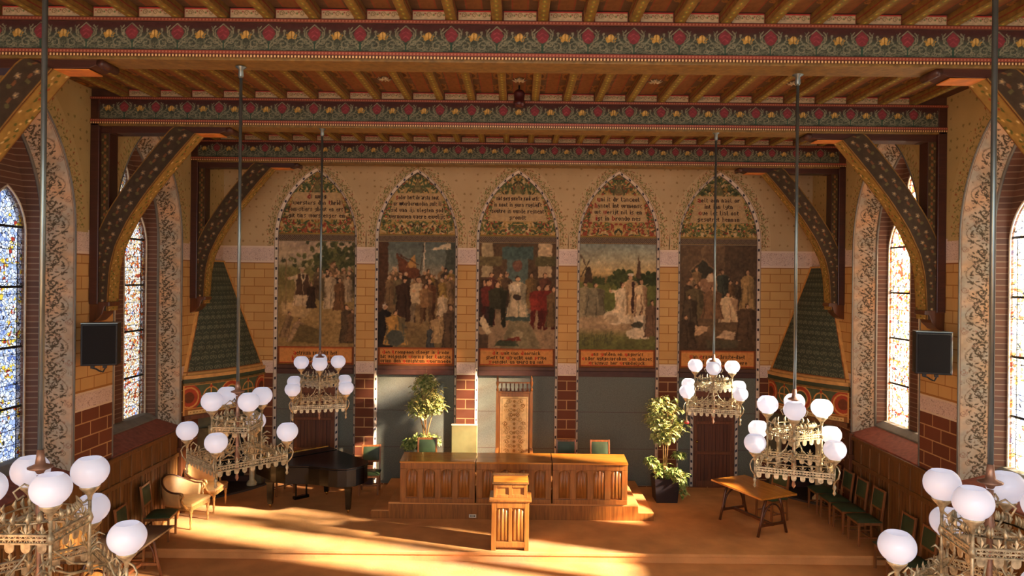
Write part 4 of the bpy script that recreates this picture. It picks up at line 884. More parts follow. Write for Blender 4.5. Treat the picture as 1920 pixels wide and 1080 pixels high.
# ------------------------------------------------------------------ corner fireplaces
def fireplace(s):
    side = sides[s]
    t = thing('corner_fireplace', '%s corner fireplace with tall dark green tapering hood' % side, 'fireplace', (0, 0, 0), 0, 'corner fireplaces')
    A = Vector((6.57, 13.96)); B = Vector((5.64, DE)); nrm = Vector((-.895, -.445))
    def base(u, out=0): p = A.lerp(B, u)+nrm*(.16*4*u*(1-u)+out); return p
    T0 = Vector((6.57, 14.95)); T1 = Vector((6.53, DE))
    def fn(u, z, out=0):
        v = np.clip((z-2.62)/(4.95-2.62), 0, 1) ; bu = base(u, out); tt = T0.lerp(T1, u)+nrm*(.02*4*u*(1-u)+out); p = bu.lerp(tt, float(v)); return (s*p.x, p.y, z)
    # hood sheet
    nu, nz = 110, 230; cv = Cv(2.1, 2.33, .0105, (66, 74, 62)); nu, nz = cv.nx, cv.ny
    r = random.Random(3)
    ph = cv.X/2.1
    G = (118, 122, 96)
    for j in range(12):
        y = .12+.2*j
        for k in range(10):
            x = .105+.21*k+(.105 if j % 2 else 0)
            cv.line(spiral(x-.05, y, .045, 0, 1.2), .012, G); cv.line(spiral(x+.05, y, .045, PI, -1.2), .012, G); cv.line([(x, y-.08), (x, y+.1)], .01, (96, 104, 82)); cv.line([(x-.07, y+.09), (x, y+.12), (x+.07, y+.09)], .01, G)
    wd = .075/np.interp(cv.Y, [0, 2.33], [1, .30]); edge = (cv.X < wd) | (cv.X > 2.1-wd) | (cv.Y < .07) | (cv.Y > 2.29)
    cv.put(edge, (206, 158, 92)); e2 = ((np.abs(cv.X-wd) < .012) | (np.abs(cv.X-2.1+wd) < .012) | (np.abs(cv.Y-.07) < .008)); cv.put(e2, (146, 92, 48)); cv.mottle(.25, 6, 3)
    P = np.zeros((nz, nu, 3))
    for a in range(nz):
        z = 2.62+2.33*a/(nz-1)
        for b in range(nu): P[a, b] = fn(b/(nu-1), z)
    grid('hood', P, cv.img, PAINT, t, True)
    A_ = Vector((6.57, 14.66)); nr_ = Vector((DE-14.66, -.93)).normalized(); nr_ = Vector((-nr_.x, nr_.y))
    def base2(u, out=0): return A_.lerp(B, u)+nr_*(.10*4*u*(1-u)+out)
    def ring(z0, z1, out, nm, mat, n=20, base=base):
        m = MB(); v = []; f = []
        for k in range(n+1):
            p = base(k/n, out); q = base(k/n, -.12); v += [(s*p.x, p.y, z0), (s*p.x, p.y, z1), (s*q.x, q.y, z1), (s*q.x, q.y, z0)]
        for k in range(n):
            for j in range(4): f.append((k*4+j, k*4+(j+1) % 4, (k+1)*4+(j+1) % 4, (k+1)*4+j))
        f += [(0, 1, 2, 3), (n*4, n*4+1, n*4+2, n*4+3)]
        m.add(v, f, False); return m.build(nm, mat, t)
    ring(2.56, 2.63, .05, 'hood_rim', plain('rim_ochre_'+side, (206, 158, 92), .6)); ring(2.48, 2.56, .035, 'green_moulding', plain('rim_green_'+side, (56, 68, 46), .5)); ring(2.44, 2.48, .055, 'lower_rim', OCHRE)
    # painted frieze
    cv = Cv(2.15, .62, .0095, (84, 96, 70)); O = (206, 150, 84); R_ = (168, 70, 44)
    for x in (.12, 2.03): cv.ell(x, .36, .24, .25, R_); cv.ell(x, .36, .2, .21, O); cv.ell(x, .36, .17, .18, R_); cv.ell(x, .36, .1, .11, (110, 60, 36))
    for x in (.78, 1.07, 1.36): pass
    cv.ell(1.07, .36, .27, .26, O); cv.ell(1.07, .36, .24, .235, R_); cv.ell(1.07, .36, .18, .17, O); cv.ell(1.07, .36, .15, .14, (74, 88, 62))
    for x in (.58, 1.56):
        cv.line([(x, .14), (x, .6)], .03, O); cv.line(spiral(x, .36, .17, 0, 1, k=1), .025, O); cv.ell(x, .55, .03, .03, R_)
        cv.line([(x-.2, .36), (x+.2, .36)], .03, O)
    cv.rect(0, 2.15, .0, .13, (150, 96, 50)); cv.rect(.1, 2.05, .02, .10, (214, 182, 120)); text(cv, 'pax intrantibus salus', 1.07, .092, .018, .0105, (120, 76, 40), (150, 60, 40), 1.7, 1) if False else None
    for k in range(30): cv.ell(.15+.065*k, .06, .02, .012, (150, 112, 60))
    cv.rect(0, 2.15, .125, .145, (200, 140, 70)); cv.rect(0, 2.15, .6, .62, (206, 150, 84)); cv.rect(0, .03, 0, .62, O); cv.rect(2.12, 2.15, 0, .62, O); cv.mottle(.2, 6, 5)
    P = np.zeros((cv.ny, cv.nx, 3))
    for b in range(cv.nx):
        p = base(b/(cv.nx-1), .02); P[:, b, 0] = s*p.x; P[:, b, 1] = p.y
    P[..., 2] = cv.Y+1.83; grid('painted_frieze', P, cv.img, PAINT, t, True)
    ring(1.76, 1.84, .07, 'mantel_shelf', WOODD)
    ring(1.45, 1.76, .0, 'lintel', plain('lintel_'+side, (84, 84, 62), .7), 20, base2)
    for u, nm in ((.07, 0), (.93, 1)):
        p = base2(u, -.06); m = MB().box(s*p.x-.13, s*p.x+.13, p.y-.12, min(p.y+.12, DE-.002), 0, 1.46); m.build('jamb_pier', plain('pier_%s%d' % (side, nm), (96, 84, 56), .7), t, bevel=.01)
    for u in (.2, .80):
        p = base2(u, .0); m = MB().lathe([(.11, 0), (.11, .05), (.075, .09), (.055, .12), (.052, 1.1), (.06, 1.14), (.1, 1.25), (.115, 1.3), (.115, 1.45)], 14, (s*p.x, p.y, .04)); m.build('marble_column', MARBLE, t)
    # firebox lining
    q = MB(); a0 = base2(.05, -.14); b0 = base2(.95, -.14)
    q.add([(s*a0.x, a0.y, 0), (s*6.54, DE-.03, 0), (s*b0.x, b0.y, 0), (s*a0.x, a0.y, 1.75), (s*6.54, DE-.03, 1.75), (s*b0.x, b0.y, 1.75)], [(0, 1, 4, 3), (1, 2, 5, 4), (3, 4, 5)]); q.build('firebox', SOOT, t)
    hs = MB(); n = 16; pl = [base2(k/n, .20) for k in range(n+1)]; poly = [(s*p.x, min(p.y, DE-.01)) for p in pl]+[(s*5.9, DE-.01), (s*6.5, DE-.01), (s*6.55, 14.62)]
    poly = [(x if abs(x) < 6.54 else s*6.54, y) for x, y in poly]
    hs.prism(poly, 0.0, .04); hs.build('hearth_stone', plain('hearth_'+side, (70, 60, 52), .6), t)
for s in (-1, 1): fireplace(s)

# ------------------------------------------------------------------ platform, desks, lectern
t = thing('platform', 'low carpeted platform with side steps carrying the long desk', 'platform', (0, 13.6, 0))
m = MB().box(-2.43, 2.37, 0, DE-13.66, 0, .31); m.build('upper_deck', plain('platform_carpet', (212, 154, 98), .95, 0, .08, 2.5, .3, spec=.1), t, bevel=.012)
m = MB().box(-2.76, -2.43, 0, DE-13.66, 0, .155); m.build('side_step', CARPET, t, bevel=.01)
m = MB().box(2.37, 2.66, 0, DE-13.66, 0, .155); m.build('side_step', CARPET, t, bevel=.01)
m = MB().box(-2.76, 2.66, -.014, 0, 0, .14); m.box(-2.42, 2.36, -.014, 0, .14, .275); m.build('front_fascia', WOOD, t)
m = MB().box(-.88, -.74, -.022, -.012, .03, .095); o = m.build('socket_plate', WHITE, t, bevel=.004); q = MB()
for x in (-.84, -.80, -.77): q.box(x-.01, x+.01, -.026, -.02, .05, .075)
q.build('socket_hole', BLK, o)

def linenfold(x0, x1, z0, z1, y):
    """carved folds between x0..x1, bottom z0, arched top z1; protrudes towards -y"""
    m = MB(); w_ = x1-x0; n = 25
    def prof(u): return .006+.018*abs(math.sin(u*PI*3))**.6
    v = []; f = []
    for k in range(n):
        u = k/(n-1); x = x0+w_*u; top = z1-.05*(abs(2*u-1)**3)+(.012*math.exp(-((u-.5)/.08)**2)); bot = z0+.012*abs(math.sin(u*PI*3))
        v += [(x, y, bot), (x, y-prof(u), bot+.012), (x, y-prof(u), top-.015), (x, y, top)]
    for k in range(n-1):
        for j in range(3): f.append((k*4+j, k*4+j+1, (k+1)*4+j+1, (k+1)*4+j))
    return m.add(v, f, True)
DESKT = [('oak desk section with carved panels, left third of the long platform desk', -2.20), ('oak desk section with carved panels, middle third directly behind the lectern', -.742), ('oak desk section with carved panels, right third of the long platform desk', .716)]
for lb, x0 in DESKT:
    wd_ = 1.43; t = thing('panelled_desk', lb, 'desk', (x0, 13.56, .31), 0, 'desk sections on the platform')
    b = MB(); b.box(0, wd_, .03, .06, 0, .77); b.box(0, .04, .03, .5, 0, .77); b.box(wd_-.04, wd_, .03, .5, 0, .77); b.build('body', WOOD, t)
    f_ = MB(); f_.box(0, wd_, 0, .035, .0, .09); f_.box(0, wd_, 0, .035, .65, .77)
    for k in range(5):
        x = [0, .335, .665, .995, 1.32][k]; f_.box(x, x+.11, .0, .035, .09, .65)
    f_.build('front_frame', WOOD, t, bevel=.006)
    for k in range(4):
        x = [.11, .445, .775, 1.105][k]; linenfold(x+.012, x+.213, .10, .635, .03).build('linenfold_panel', WOOD, t)
    tp = MB(); tp.prism([(-.04, .77), (-.04, .80), (.5, .845), (.52, .845), (.52, .82), (.02, .77)], -.006, wd_+.006, lambda a, b, c: (c, a, b)); tp.build('sloping_top', WOODH, t, bevel=.005)
# lectern
t = thing('lectern', 'small carved oak lectern standing alone in front of the long desk', 'lectern', (-.08, 12.02, 0))
b = MB(); b.box(-.30, .30, .03, .48, .03, .83); b.build('body', WOOD, t)
f_ = MB()
for x in (-.32, .24): f_.box(x, x+.08, 0, .06, 0, .83)
f_.box(-.24, .24, 0, .05, .06, .15); f_.box(-.24, .24, 0, .05, .72, .83); f_.box(-.03, .03, .0, .05, .15, .72); f_.box(-.32, -.30, .06, .5, 0, .83); f_.box(.30, .32, .06, .5, 0, .83); f_.build('front_frame', WOOD, t, bevel=.006)
for x0 in (-.235, .035): linenfold(x0, x0+.2, .155, .71, .03).build('linenfold_panel', WOOD, t)
MB().box(-.36, .36, -.03, .52, .83, .87).build('ledge', WOOD, t, bevel=.01)
u_ = MB(); u_.box(-.28, .28, .12, .46, .87, 1.10); u_.build('upper_box', WOOD, t)
u_ = MB()
for x in (-.29, -.03, .23): u_.box(x, x+.06, .10, .14, .87, 1.09)
[u_.box(a, a+.20, .10, .14, z, z+.05) for a in (-.23, .03) for z in (1.04, .87)]; u_.build('upper_frame', WOOD, t, bevel=.005)
MB().box(-.315, .315, .08, .48, 1.10, 1.125).build('upper_ledge', WOODM, t, bevel=.006)
sl_ = MB(); sl_.prism([(.12, 1.125), (.12, 1.25), (.15, 1.265), (.5, 1.14), (.5, 1.12)], -.295, .295, lambda a, b, c: (c, a, b)); sl_.build('reading_slope', WOODH, t, bevel=.005)
MB().box(-.31, .31, .10, .17, 1.255, 1.275).build('top_moulding', WOODM, t, bevel=.004)

# ------------------------------------------------------------------ chairs
def green_chair():
    t = thing('side_chair', 'x', 'chair', (0, 0, 0), 0, None)
    for x in (-1, 1):
        MB().bar((x*.195, -.19, 0), (x*.195, -.19, .43), .036, .036).build('leg', CHW, t, bevel=.004)
        l = MB(); l.bar((x*.19, .22, 0), (x*.19, .20, .45), .034, .04); l.bar((x*.19, .20, .44), (x*.19, .27, .97), .034, .036); l.build('back_post', CHW, t, bevel=.004)
    r = MB(); r.box(-.195, .195, -.205, -.178, .37, .43); r.box(-.195, .195, .19, .215, .37, .43); r.box(-.21, -.18, -.19, .2, .37, .43); r.box(.18, .21, -.19, .2, .37, .43); r.build('seat_rail', CHW, t, bevel=.003)
    r = MB()
    for x in (-.19, .19): r.bar((x, -.19, .15), (x, .21, .15), .02, .025)
    r.bar((-.19, 0, .15), (.19, 0, .15), .02, .025); r.build('stretcher', CHW, t)
    s = MB(); v = []; f = []; n = 9
    for i in range(n):
        for j in range(n):
            x = -.225+.45*i/(n-1); y = -.225+.43*j/(n-1); e = (1-abs(2*i/(n-1)-1)**5)*(1-abs(2*j/(n-1)-1)**5); v.append((x, y, .435+.045*e))
    for i in range(n-1):
        for j in range(n-1): f.append((i*n+j, (i+1)*n+j, (i+1)*n+j+1, i*n+j+1))
    s.add(v, f, True); s.box(-.225, .225, -.225, .205, .42, .437); s.build('seat', GREEN, t)
    MB().box(-.18, .18, .213, .237, .60, .645).build('back_rail', CHW, t, bevel=.003); MB().box(-.18, .18, .252, .276, .925, .965).build('back_rail', CHW, t, bevel=.003)
    p = MB(); v = []; f = []
    for sgn in (-1, 1):
        o = len(v)
        for i in range(n):
            for j in range(n):
                u = i/(n-1); w_ = j/(n-1); e = (1-abs(2*u-1)**4)*(1-abs(2*w_-1)**4); v.append((-.17+.34*u, .225+.04*w_+sgn*(.012+.014*e), .64+.29*w_))
        for i in range(n-1):
            for j in range(n-1): f.append((o+i*n+j, o+(i+1)*n+j, o+(i+1)*n+j+1, o+i*n+j+1))
    p.add(v, f, True); p.build('back_pad', GREEN, t)
    return t
gc = green_chair()
PL = [((6.20, 14.31, 0), -PI/2, 'green side chair by the right wall, farthest one next to the dark fireplace'),
      ((6.20, 13.74, 0), -PI/2, 'green side chair by the right wall, second from the right fireplace'),
      ((6.20, 13.18, 0), -PI/2, 'green side chair by the right wall, third from the right fireplace'),
      ((6.20, 12.58, 0), -PI/2, 'green side chair by the right wall, last one up on the raised floor'),
      ((6.22, 11.66, -.16), -PI/2, 'green side chair by the right wall, just below the floor step'),
      ((6.22, 11.05, -.16), -PI/2, 'green side chair by the right wall, half hidden behind the front right chandelier'),
      ((4.98, 13.78, 0), -PI/2+.45, 'green side chair tucked against the far side of the right trestle table'),
      ((-3.12, 15.2, 0), .08, 'green side chair alone between the black piano and the platform'),
      ((-1.84, 14.55, .312), 0, 'green side chair behind the left desk section, under the leafy plant'),
      ((1.05, 14.5, .312), 0, 'green side chair behind the right desk section, nearer the tall carved throne'),
      ((1.75, 14.5, .312), 0, 'green side chair behind the right desk section, nearer its outer end'),
      ((-6.2, 12.42, 0), PI/2+.15, 'green side chair by the left wall, beside the front gold armchair'),
      ((-6.22, 11.68, -.16), PI/2+.1, 'green side chair by the left wall behind the dark trestle table'),
      ((-4.98, 15.1, 0), math.atan2(-.69, -.72)+PI, 'side chair at the keyboard of the black grand piano')]
for k, (l, r, lb) in enumerate(PL): place(gc, k > 0, l, r, lb, 'green side chairs')

# armchairs
def armchair():
    """faces -y: half-round upholstered shell behind a seat that runs forward"""
    t = thing('tub_armchair', 'x', 'armchair')
    for x in (-.28, .28):
        m = MB().lathe([(.012, 0), (.02, .02), (.013, .06), (.024, .12), (.018, .2), (.03, .27), (.02, .29), (.034, .31), (.034, .38)], 12, (x, -.34, 0)); m.build('leg', GILT, t)
        m = MB().tube([(x*.85, .25, 0), (x*.8, .2, .2), (x*.75, .18, .38)], [.018, .022, .028], 8); m.build('leg', GILT, t)
    def out(r, f, n=22): return [(-r, f)]+[(-r*math.cos(PI*k/n), r*math.sin(PI*k/n)*.95) for k in range(n+1)]+[(r, f)]
    def slab(levels, name, mat):
        m = MB(); v = []; K = None
        for r, f, z in levels: p = out(r, f); K = len(p); v += [(x, y, z) for x, y in p]
        f_ = [(a*K+k, a*K+(k+1) % K, (a+1)*K+(k+1) % K, (a+1)*K+k) for a in range(len(levels)-1) for k in range(K)]
        f_ += [tuple(range(K)), tuple((len(levels)-1)*K+k for k in range(K))]
        m.add(v, f_, True); return m.build(name, mat, t, bevel=.004)
    slab([(.31, -.37, .34), (.31, -.37, .40)], 'seat_rail', GILT)
    slab([(.30, -.365, .40), (.315, -.38, .43), (.30, -.36, .465), (.22, -.28, .48)], 'seat_cushion', GOLDF)
    N = 34; M = 8; v = []; f = []; path = []
    for i in range(N+1):
        u = -1+2*i/N; L = abs(u)
        if L < .72: th = u/.72*PI/2; c = (math.sin(th), math.cos(th)*.95); ext = 0; nrm = c
        else: ext = (L-.72)/.28*.16; c = (1 if u > 0 else -1, 0); nrm = c
        top = .66+.21*(.5+.5*math.cos(min(1, L/.85)*PI)); path.append((c, ext, top))
        for w_, g in [(j/M, 1) for j in range(M+1)]+[(j/M, 0) for j in range(M, -1, -1)]:
            z = .40+(top-.40)*w_; rr = (.318 if g else .275)+.05*w_+(.014 if g else -.012)*math.sin(w_*PI)
            v.append((rr*c[0], rr*c[1]-ext, z))
    K = 2*(M+1)
    for i in range(N):
        for j in range(K): f.append((i*K+j, i*K+(j+1) % K, (i+1)*K+(j+1) % K, (i+1)*K+j))
    f += [tuple(range(K)), tuple(N*K+j for j in range(K))]
    MB().add(v, f, True).build('upholstered_back', GOLDF, t)
    pts = [(.355*c[0], .355*c[1]-e_, tp_+.006) for c, e_, tp_ in path]
    MB().tube(pts, .018, 8).build('top_rail', WOODD, t)
    for i in (0, N):
        p = pts[i]; m = MB(); m.tube([p, (p[0], p[1]-.05, p[2]-.015), (p[0], p[1]-.07, p[2]-.06), (p[0]*.98, p[1]-.03, p[2]-.12), (p[0]*.9, p[1]-.05, .46), (p[0]*.86, p[1]-.13, .38)], [.022, .028, .024, .02, .022, .026], 8); m.build('arm_scroll', GILT, t)
    return t
ac = armchair()
place(ac, False, (-6.18, 13.18, 0), PI/2-.12, 'gold upholstered tub armchair by the left wall, nearer the camera', 'gold tub armchairs')
place(ac, True, (-6.19, 14.06, 0), PI/2+.0, 'gold upholstered tub armchair by the left wall, nearer the fireplace', 'gold tub armchairs')

# high-backed plain chair and throne
t = thing('high_back_chair', 'wide high-backed olive upholstered chair behind the left desk section', 'chair', (-1.065, 14.5, .31))
MB().box(-.27, .27, .17, .25, .46, 1.26).build('back', OLIVE, t, bevel=.015); MB().box(-.272, .272, .165, .255, 1.255, 1.275).build('top_rail', WHITE, t, bevel=.004)
MB().box(-.26, .26, -.26, .2, .40, .5).build('seat', OLIVE, t, bevel=.02)
for x in (-.24, .24):
    MB().box(x-.025, x+.025, -.25, -.2, 0, .66).build('leg', CHW, t, bevel=.004); MB().box(x-.025, x+.025, .18, .24, 0, .5).build('leg', CHW, t, bevel=.004); MB().box(x-.03, x+.03, -.27, .2, .64, .675).build('armrest', CHW, t, bevel=.008)
t = thing('throne_chair', 'tall carved throne with pale tooled leather back, centre behind the desk', 'throne', (-.035, 14.85, .31))
tc_ = Cv(.60, 1.30, .008, (222, 184, 128)); r = random.Random(6)
for j in range(13):
    for s_ in (-1, 1):
        x = .3+s_*r.uniform(.06, .2); y = .06+.095*j; cc = r.choice([(160, 118, 62), (176, 134, 76), (150, 106, 56)])
        tc_.line(spiral(x, y, .05, r.uniform(0, 6), 1.2), .012, cc); x2 = .6-x; tc_.line(spiral(x2, y, .05, PI-0, -1.2), .012, cc)
    tc_.ell(.3, .06+.095*j, .03, .03, (168, 122, 64))
tc_.line([(.04, .04), (.56, .04), (.56, 1.26), (.04, 1.26), (.04, .04)], .012, (150, 104, 54)); tc_.mottle(.2, 5, 4)
for x in (-.36, .36):
    m = MB(); m.box(x-.03, x+.03, .2, .26, 0, 1.92); m.lathe([(.02, 1.92), (.032, 1.95), (.014, 2.0), (.028, 2.05), (.036, 2.09), (.02, 2.14), (.026, 2.17), (.008, 2.24)], 10, (x, .23, 0)); m.build('back_post', WOOD, t)
    MB().box(x-.03, x+.03, -.3, -.24, 0, .68).build('front_leg', WOOD, t, bevel=.005); MB().box(x-.035, x+.035, -.33, .22, .68, .72).build('armrest', WOOD, t, bevel=.01)
m = MB(); m.box(-.33, .33, .21, .25, 1.80, 1.88); m.box(-.35, .35, .2, .26, 1.88, 1.91); m.box(-.33, .33, .21, .25, .45, .5); m.build('cross_rail', WOOD, t, bevel=.005)
P = np.zeros((tc_.ny, tc_.nx, 3)); P[..., 0] = tc_.X-.3; P[..., 1] = .212; P[..., 2] = tc_.Y+.50; grid('leather_back', P, tc_.img, PAINT, t)
MB().box(-.33, .33, .215, .245, .48, 1.82).build('back_board', WOOD, t)
for k in range(7): MB().lathe([(.012, 1.91), (.018, 1.95), (.009, 2.0), (.016, 2.04), (.01, 2.08)], 8, (-.27+.09*k, .23, 0)).build('gallery_spindle', WOODD, t)
MB().box(-.33, .33, .215, .245, 2.08, 2.11).build('gallery_rail', WOOD, t, bevel=.004)
m = MB()
m.box(-.32, .32, .224, .236, 1.905, 1.925)
for k in range(9): m.box(-.3+.075*k-.012, -.3+.075*k+.012, .222, .238, 1.91, 1.975)
m.build('gallery_carving', WOODD, t); MB().box(-.32, .32, -.28, .22, .40, .48).build('seat', GOLDF, t, bevel=.015)

# ------------------------------------------------------------------ trestle tables
def table(label, top, legm, L=1.36, W=.84):
    t = thing('trestle_table', label, 'table', (0, 0, 0), 0, 'trestle tables')
    MB().box(-L/2, L/2, -W/2, W/2, .715, .75).build('table_top', top, t, bevel=.005)
    for sx in (-1, 1):
        x = sx*(L/2-.17)
        for sy in (-1, 1):
            m = MB(); m.tube([(x, sy*.15, .70), (x, sy*.22, .5), (x, sy*.27, .25), (x, sy*.34, 0)], [.028, .026, .024, .026], 8); m.build('leg', legm, t)
        m = MB(); n = 12
        m.tube([(x, -.25+.25*(1-math.cos(k/n*PI/2)) if 0 else -.235*math.cos(k/n*PI/2), .22+.34*math.sin(k/n*PI/2)) for k in range(n+1)], .018, 7)
        m.tube([(x, .235*math.cos(k/n*PI/2), .22+.34*math.sin(k/n*PI/2)) for k in range(n+1)], .018, 7); m.build('gothic_brace', legm, t)
        MB().box(x-.03, x+.03, -.33, .33, .67, .715).build('cross_rail', legm, t, bevel=.004); MB().box(x-.02, x+.02, -.27, .27, .17, .215).build('cross_rail', legm, t, bevel=.004)
    m = MB(); m.box(-L/2+.15, L/2-.15, -.03, .03, .165, .21); m.build('stretcher', legm, t, bevel=.004)
    return t
o = table('golden trestle table with slanted legs on the right of the raised floor', WOODH, WOODD); o.location = (4.48, 13.38, 0); o.rotation_euler = (0, 0, math.atan2(-1.15, .52))
TT = wood('dark_table_top', (96, 72, 54), .4, .7, (2.5, 30, 30))
o = table('dark brown trestle table at the lower left behind the front left chandelier', TT, WOODD, 1.5, .88); o.location = (-5.93, 10.66, -.16); o.rotation_euler = (0, 0, PI/2)

# ------------------------------------------------------------------ grand piano
t = thing('grand_piano', 'glossy black grand piano with closed lid on the left of the platform', 'piano', (-4.56, 14.72, 0), math.atan2(-.69, -.72))
OUT = [(-.74, 0), (.74, 0), (.74, .45), (.72, .62), (.62, .82), (.46, .98), (.30, 1.14), (.18, 1.34), (.10, 1.55), (.0, 1.70), (-.14, 1.80), (-.32, 1.84), (-.52, 1.80), (-.66, 1.70), (-.74, 1.54)]
MB().prism(OUT, .60, .93).build('case', BLACK, t, bevel=.01)
LO = [(x*1.02, (y-.0)*1.01) for x, y in OUT]; LO2 = [(-.755, .36)]+[(.755, .36)]+LO[2:]
MB().prism(LO2, .935, .965).build('lid', BLACK, t, bevel=.006)
m = MB(); m.bar((-.755, .17, .965), (.755, .17, .965), .37, .022, (0, 0, 1)); m.build('front_lid_flap', BLACK, t, bevel=.004)
m = MB(); m.bar((-.75, -.016, .974), (.75, -.016, .974), .018, .026); m.build('lid_edge_highlight', BRASS, t)  # bright bar stands in for the highlight along the lid edge
m = MB(); m.box(-.74, .74, -.24, .02, .60, .68); m.box(-.74, -.62, -.24, .02, .68, .80); m.box(.62, .74, -.24, .02, .68, .80); m.box(-.62, .62, -.02, .02, .68, .86); m.build('key_bed', BLACK, t, bevel=.008)
MB().box(-.61, .61, -.20, -.03, .68, .712).build('keyboard', IVORY, t)
m = MB()
for k in range(50):
    if k % 7 in (2, 6): continue
    m.box(-.60+.024*k+.012, -.60+.024*k+.024, -.13, -.03, .71, .722)
m.build('black_keys', BLACK, t)
for x, y in ((-.62, .18), (.62, .18), (-.36, 1.5)):
    m = MB(); m.lathe([(.06, .07), (.065, .12), (.085, .48), (.115, .52), (.115, .61)], 4, (x, y, 0)); lg = m.build('leg', BLACK, t, smooth=False)
    m = MB(); m.lathe([(.028, .035), (.034, .05), (.034, .07)], 10, (x, y, 0)); m.tube([(x-.012, y, .03), (x+.012, y, .03)], .028, 12); m.build('caster', BRASS, lg)
m = MB(); m.box(-.13, -.10, .24, .27, .12, .6); m.box(.10, .13, .24, .27, .12, .6); m.box(-.16, .16, .2, .30, .07, .13); m.build('pedal_lyre', BLACK, t, bevel=.006)
m = MB()
for x in (-.08, 0, .08): m.box(x-.015, x+.015, .06, .22, .06, .072)
m.build('pedals', BRASS, t, bevel=.003)

# ------------------------------------------------------------------ plants
def leaves(rnd, clusters, n, size, mb, droop=.3):
    for _ in range(n):
        c, r = rnd.choice(clusters); d = Vector((rnd.gauss(0, 1), rnd.gauss(0, 1), rnd.gauss(0, 1))).normalized()*(rnd.random()**.5)
        p = Vector(c)+Vector((d.x*r[0], d.y*r[1], d.z*r[2])); a = rnd.uniform(0, 2*PI)
        out = Vector((math.cos(a), math.sin(a), -droop+rnd.uniform(-.5, .4))).normalized(); sd = out.cross(Vector((0, 0, 1))).normalized(); up = sd.cross(out)
        L = size*rnd.uniform(.7, 1.3); w_ = L*.26
        v = [p, p+out*L*.35+sd*w_+up*L*.05, p+out*L*.35-up*L*.03, p+out*L*.35-sd*w_+up*L*.05, p+out*L*.7+sd*w_*.7-up*L*.02, p+out*L*.7-up*L*.08, p+out*L*.7-sd*w_*.7-up*L*.02, p+out*L-up*L*.2]
        mb.add(v, [(0, 1, 2), (0, 2, 3), (1, 4, 5, 2), (2, 5, 6, 3), (4, 7, 5), (5, 7, 6)])
def plant(label, loc, seed, H, crown, low, trunk_top, potw, potz):
    rnd = random.Random(seed); t = thing('potted_ficus', label, 'plant', loc, 0, 'potted variegated ficus plants')
    m = MB(); w0 = potw*.42; v = [(-w0, -w0, 0), (w0, -w0, 0), (w0, w0, 0), (-w0, w0, 0), (-potw/2, -potw/2, potz), (potw/2, -potw/2, potz), (potw/2, potw/2, potz), (-potw/2, potw/2, potz)]
    m.add(v, [(0, 1, 2, 3), (0, 1, 5, 4), (1, 2, 6, 5), (2, 3, 7, 6), (3, 0, 4, 7)]); m.box(-potw/2+.02, potw/2-.02, -potw/2+.02, potw/2-.02, potz-.05, potz-.03); m.build('planter', POT, t)
    s = MB()
    for k in range(3): s.tube([(.02*k-.02, .015*k, potz-.06), (.03*(k-1), .02, potz+.3), (.05*(k-1), -.01*k, trunk_top), (.14*(k-1), .03*k, trunk_top+.35)], [.018, .016, .014, .008], 7)
    for _ in range(14):
        c, r = rnd.choice(crown); a = rnd.uniform(0, 6.28); s.tube([(0, 0, trunk_top+rnd.uniform(-.1, .3)), (c[0]+r[0]*.7*math.cos(a), c[1]+r[1]*.7*math.sin(a), c[2]+rnd.uniform(-.1, .25))], [.008, .003], 5)
    s.build('trunk', TRUNK, t)
    m = MB(); leaves(rnd, crown, 1500, .11, m); m.build('crown_foliage', LEAF, t)
    m = MB(); leaves(rnd, low, 620, .115, m, .4); m.build('underplanting', LEAFG, t)
    return t
plant('variegated ficus standing behind the left desk section', (-1.93, 15.2, .31), 3, 2.3, [((.02, 0, 1.92), (.34, .28, .30)), ((-.12, 0, 1.55), (.30, .25, .25)), ((.16, 0, 1.6), (.26, .22, .25)), ((0, 0, 2.1), (.2, .2, .15))],
      [((0, 0, .85), (.38, .25, .16)), ((-.3, -.05, .78), (.16, .1, .12))], 1.05, .42, .55)
o = plant('variegated ficus in a black square planter right of the platform', (3.15, 14.92, 0), 9, 2.2, [((-.02, 0, 1.95), (.38, .3, .28)), ((.1, 0, 1.55), (.36, .28, .25)), ((-.05, 0, 1.35), (.22, .2, .18)), ((-.2, 0, 1.7), (.22, .2, .25))],
      [((-.05, -.1, .66), (.34, .22, .16)), ((.3, -.22, .42), (.12, .12, .30)), ((-.3, -.1, .85), (.12, .1, .12)), ((.28, 0, .98), (.12, .08, .05)), ((.2, -.25, .6), (.2, .12, .15))], 1.2, .52, .5)
m = MB(); m.lathe([(.0, 0), (.05, .01), (.06, .04), (.0, .1)], 8, (.42, -.1, 1.62)); m.build('red_bloom', FLOWER, o)

# ------------------------------------------------------------------ loudspeakers
def speaker(s):
    t = thing('wall_loudspeaker', 'black box loudspeaker on the %s wall under the middle beam' % sides[s], 'loudspeaker', (s*6.22, 10.62, 3.57), s*-.36, 'wall loudspeakers')
    MB().box(-.24, .24, -.16, .16, -.31, .31).build('cabinet', BLK, t, bevel=.012)
    MB().box(-.215, .215, -.172, -.16, -.285, .285).build('grille', BLKG, t, bevel=.004)
    MB().box(-.24, .24, -.165, .165, .312, .322).build('top_plate', STEEL, t)
    m = MB(); m.bar((0, .1, 0), (s*.28, .2, 0), .05, .1); m.build('wall_bracket', BLK, t)
    m = MB(); m.tube([(-.1, .0, -.30), (-.11, -.02, -.36), (-.06, -.02, -.37), (-.02, -.02, -.40), (.03, -.02, -.42), (.06, -.02, -.36), (.05, .0, -.31)], .012, 6); m.box(-.13, -.08, -.05, .01, -.36, -.31); m.box(.03, .08, -.05, .01, -.36, -.31); m.build('cable_loop', BLK, t)
for s in (-1, 1): speaker(s)

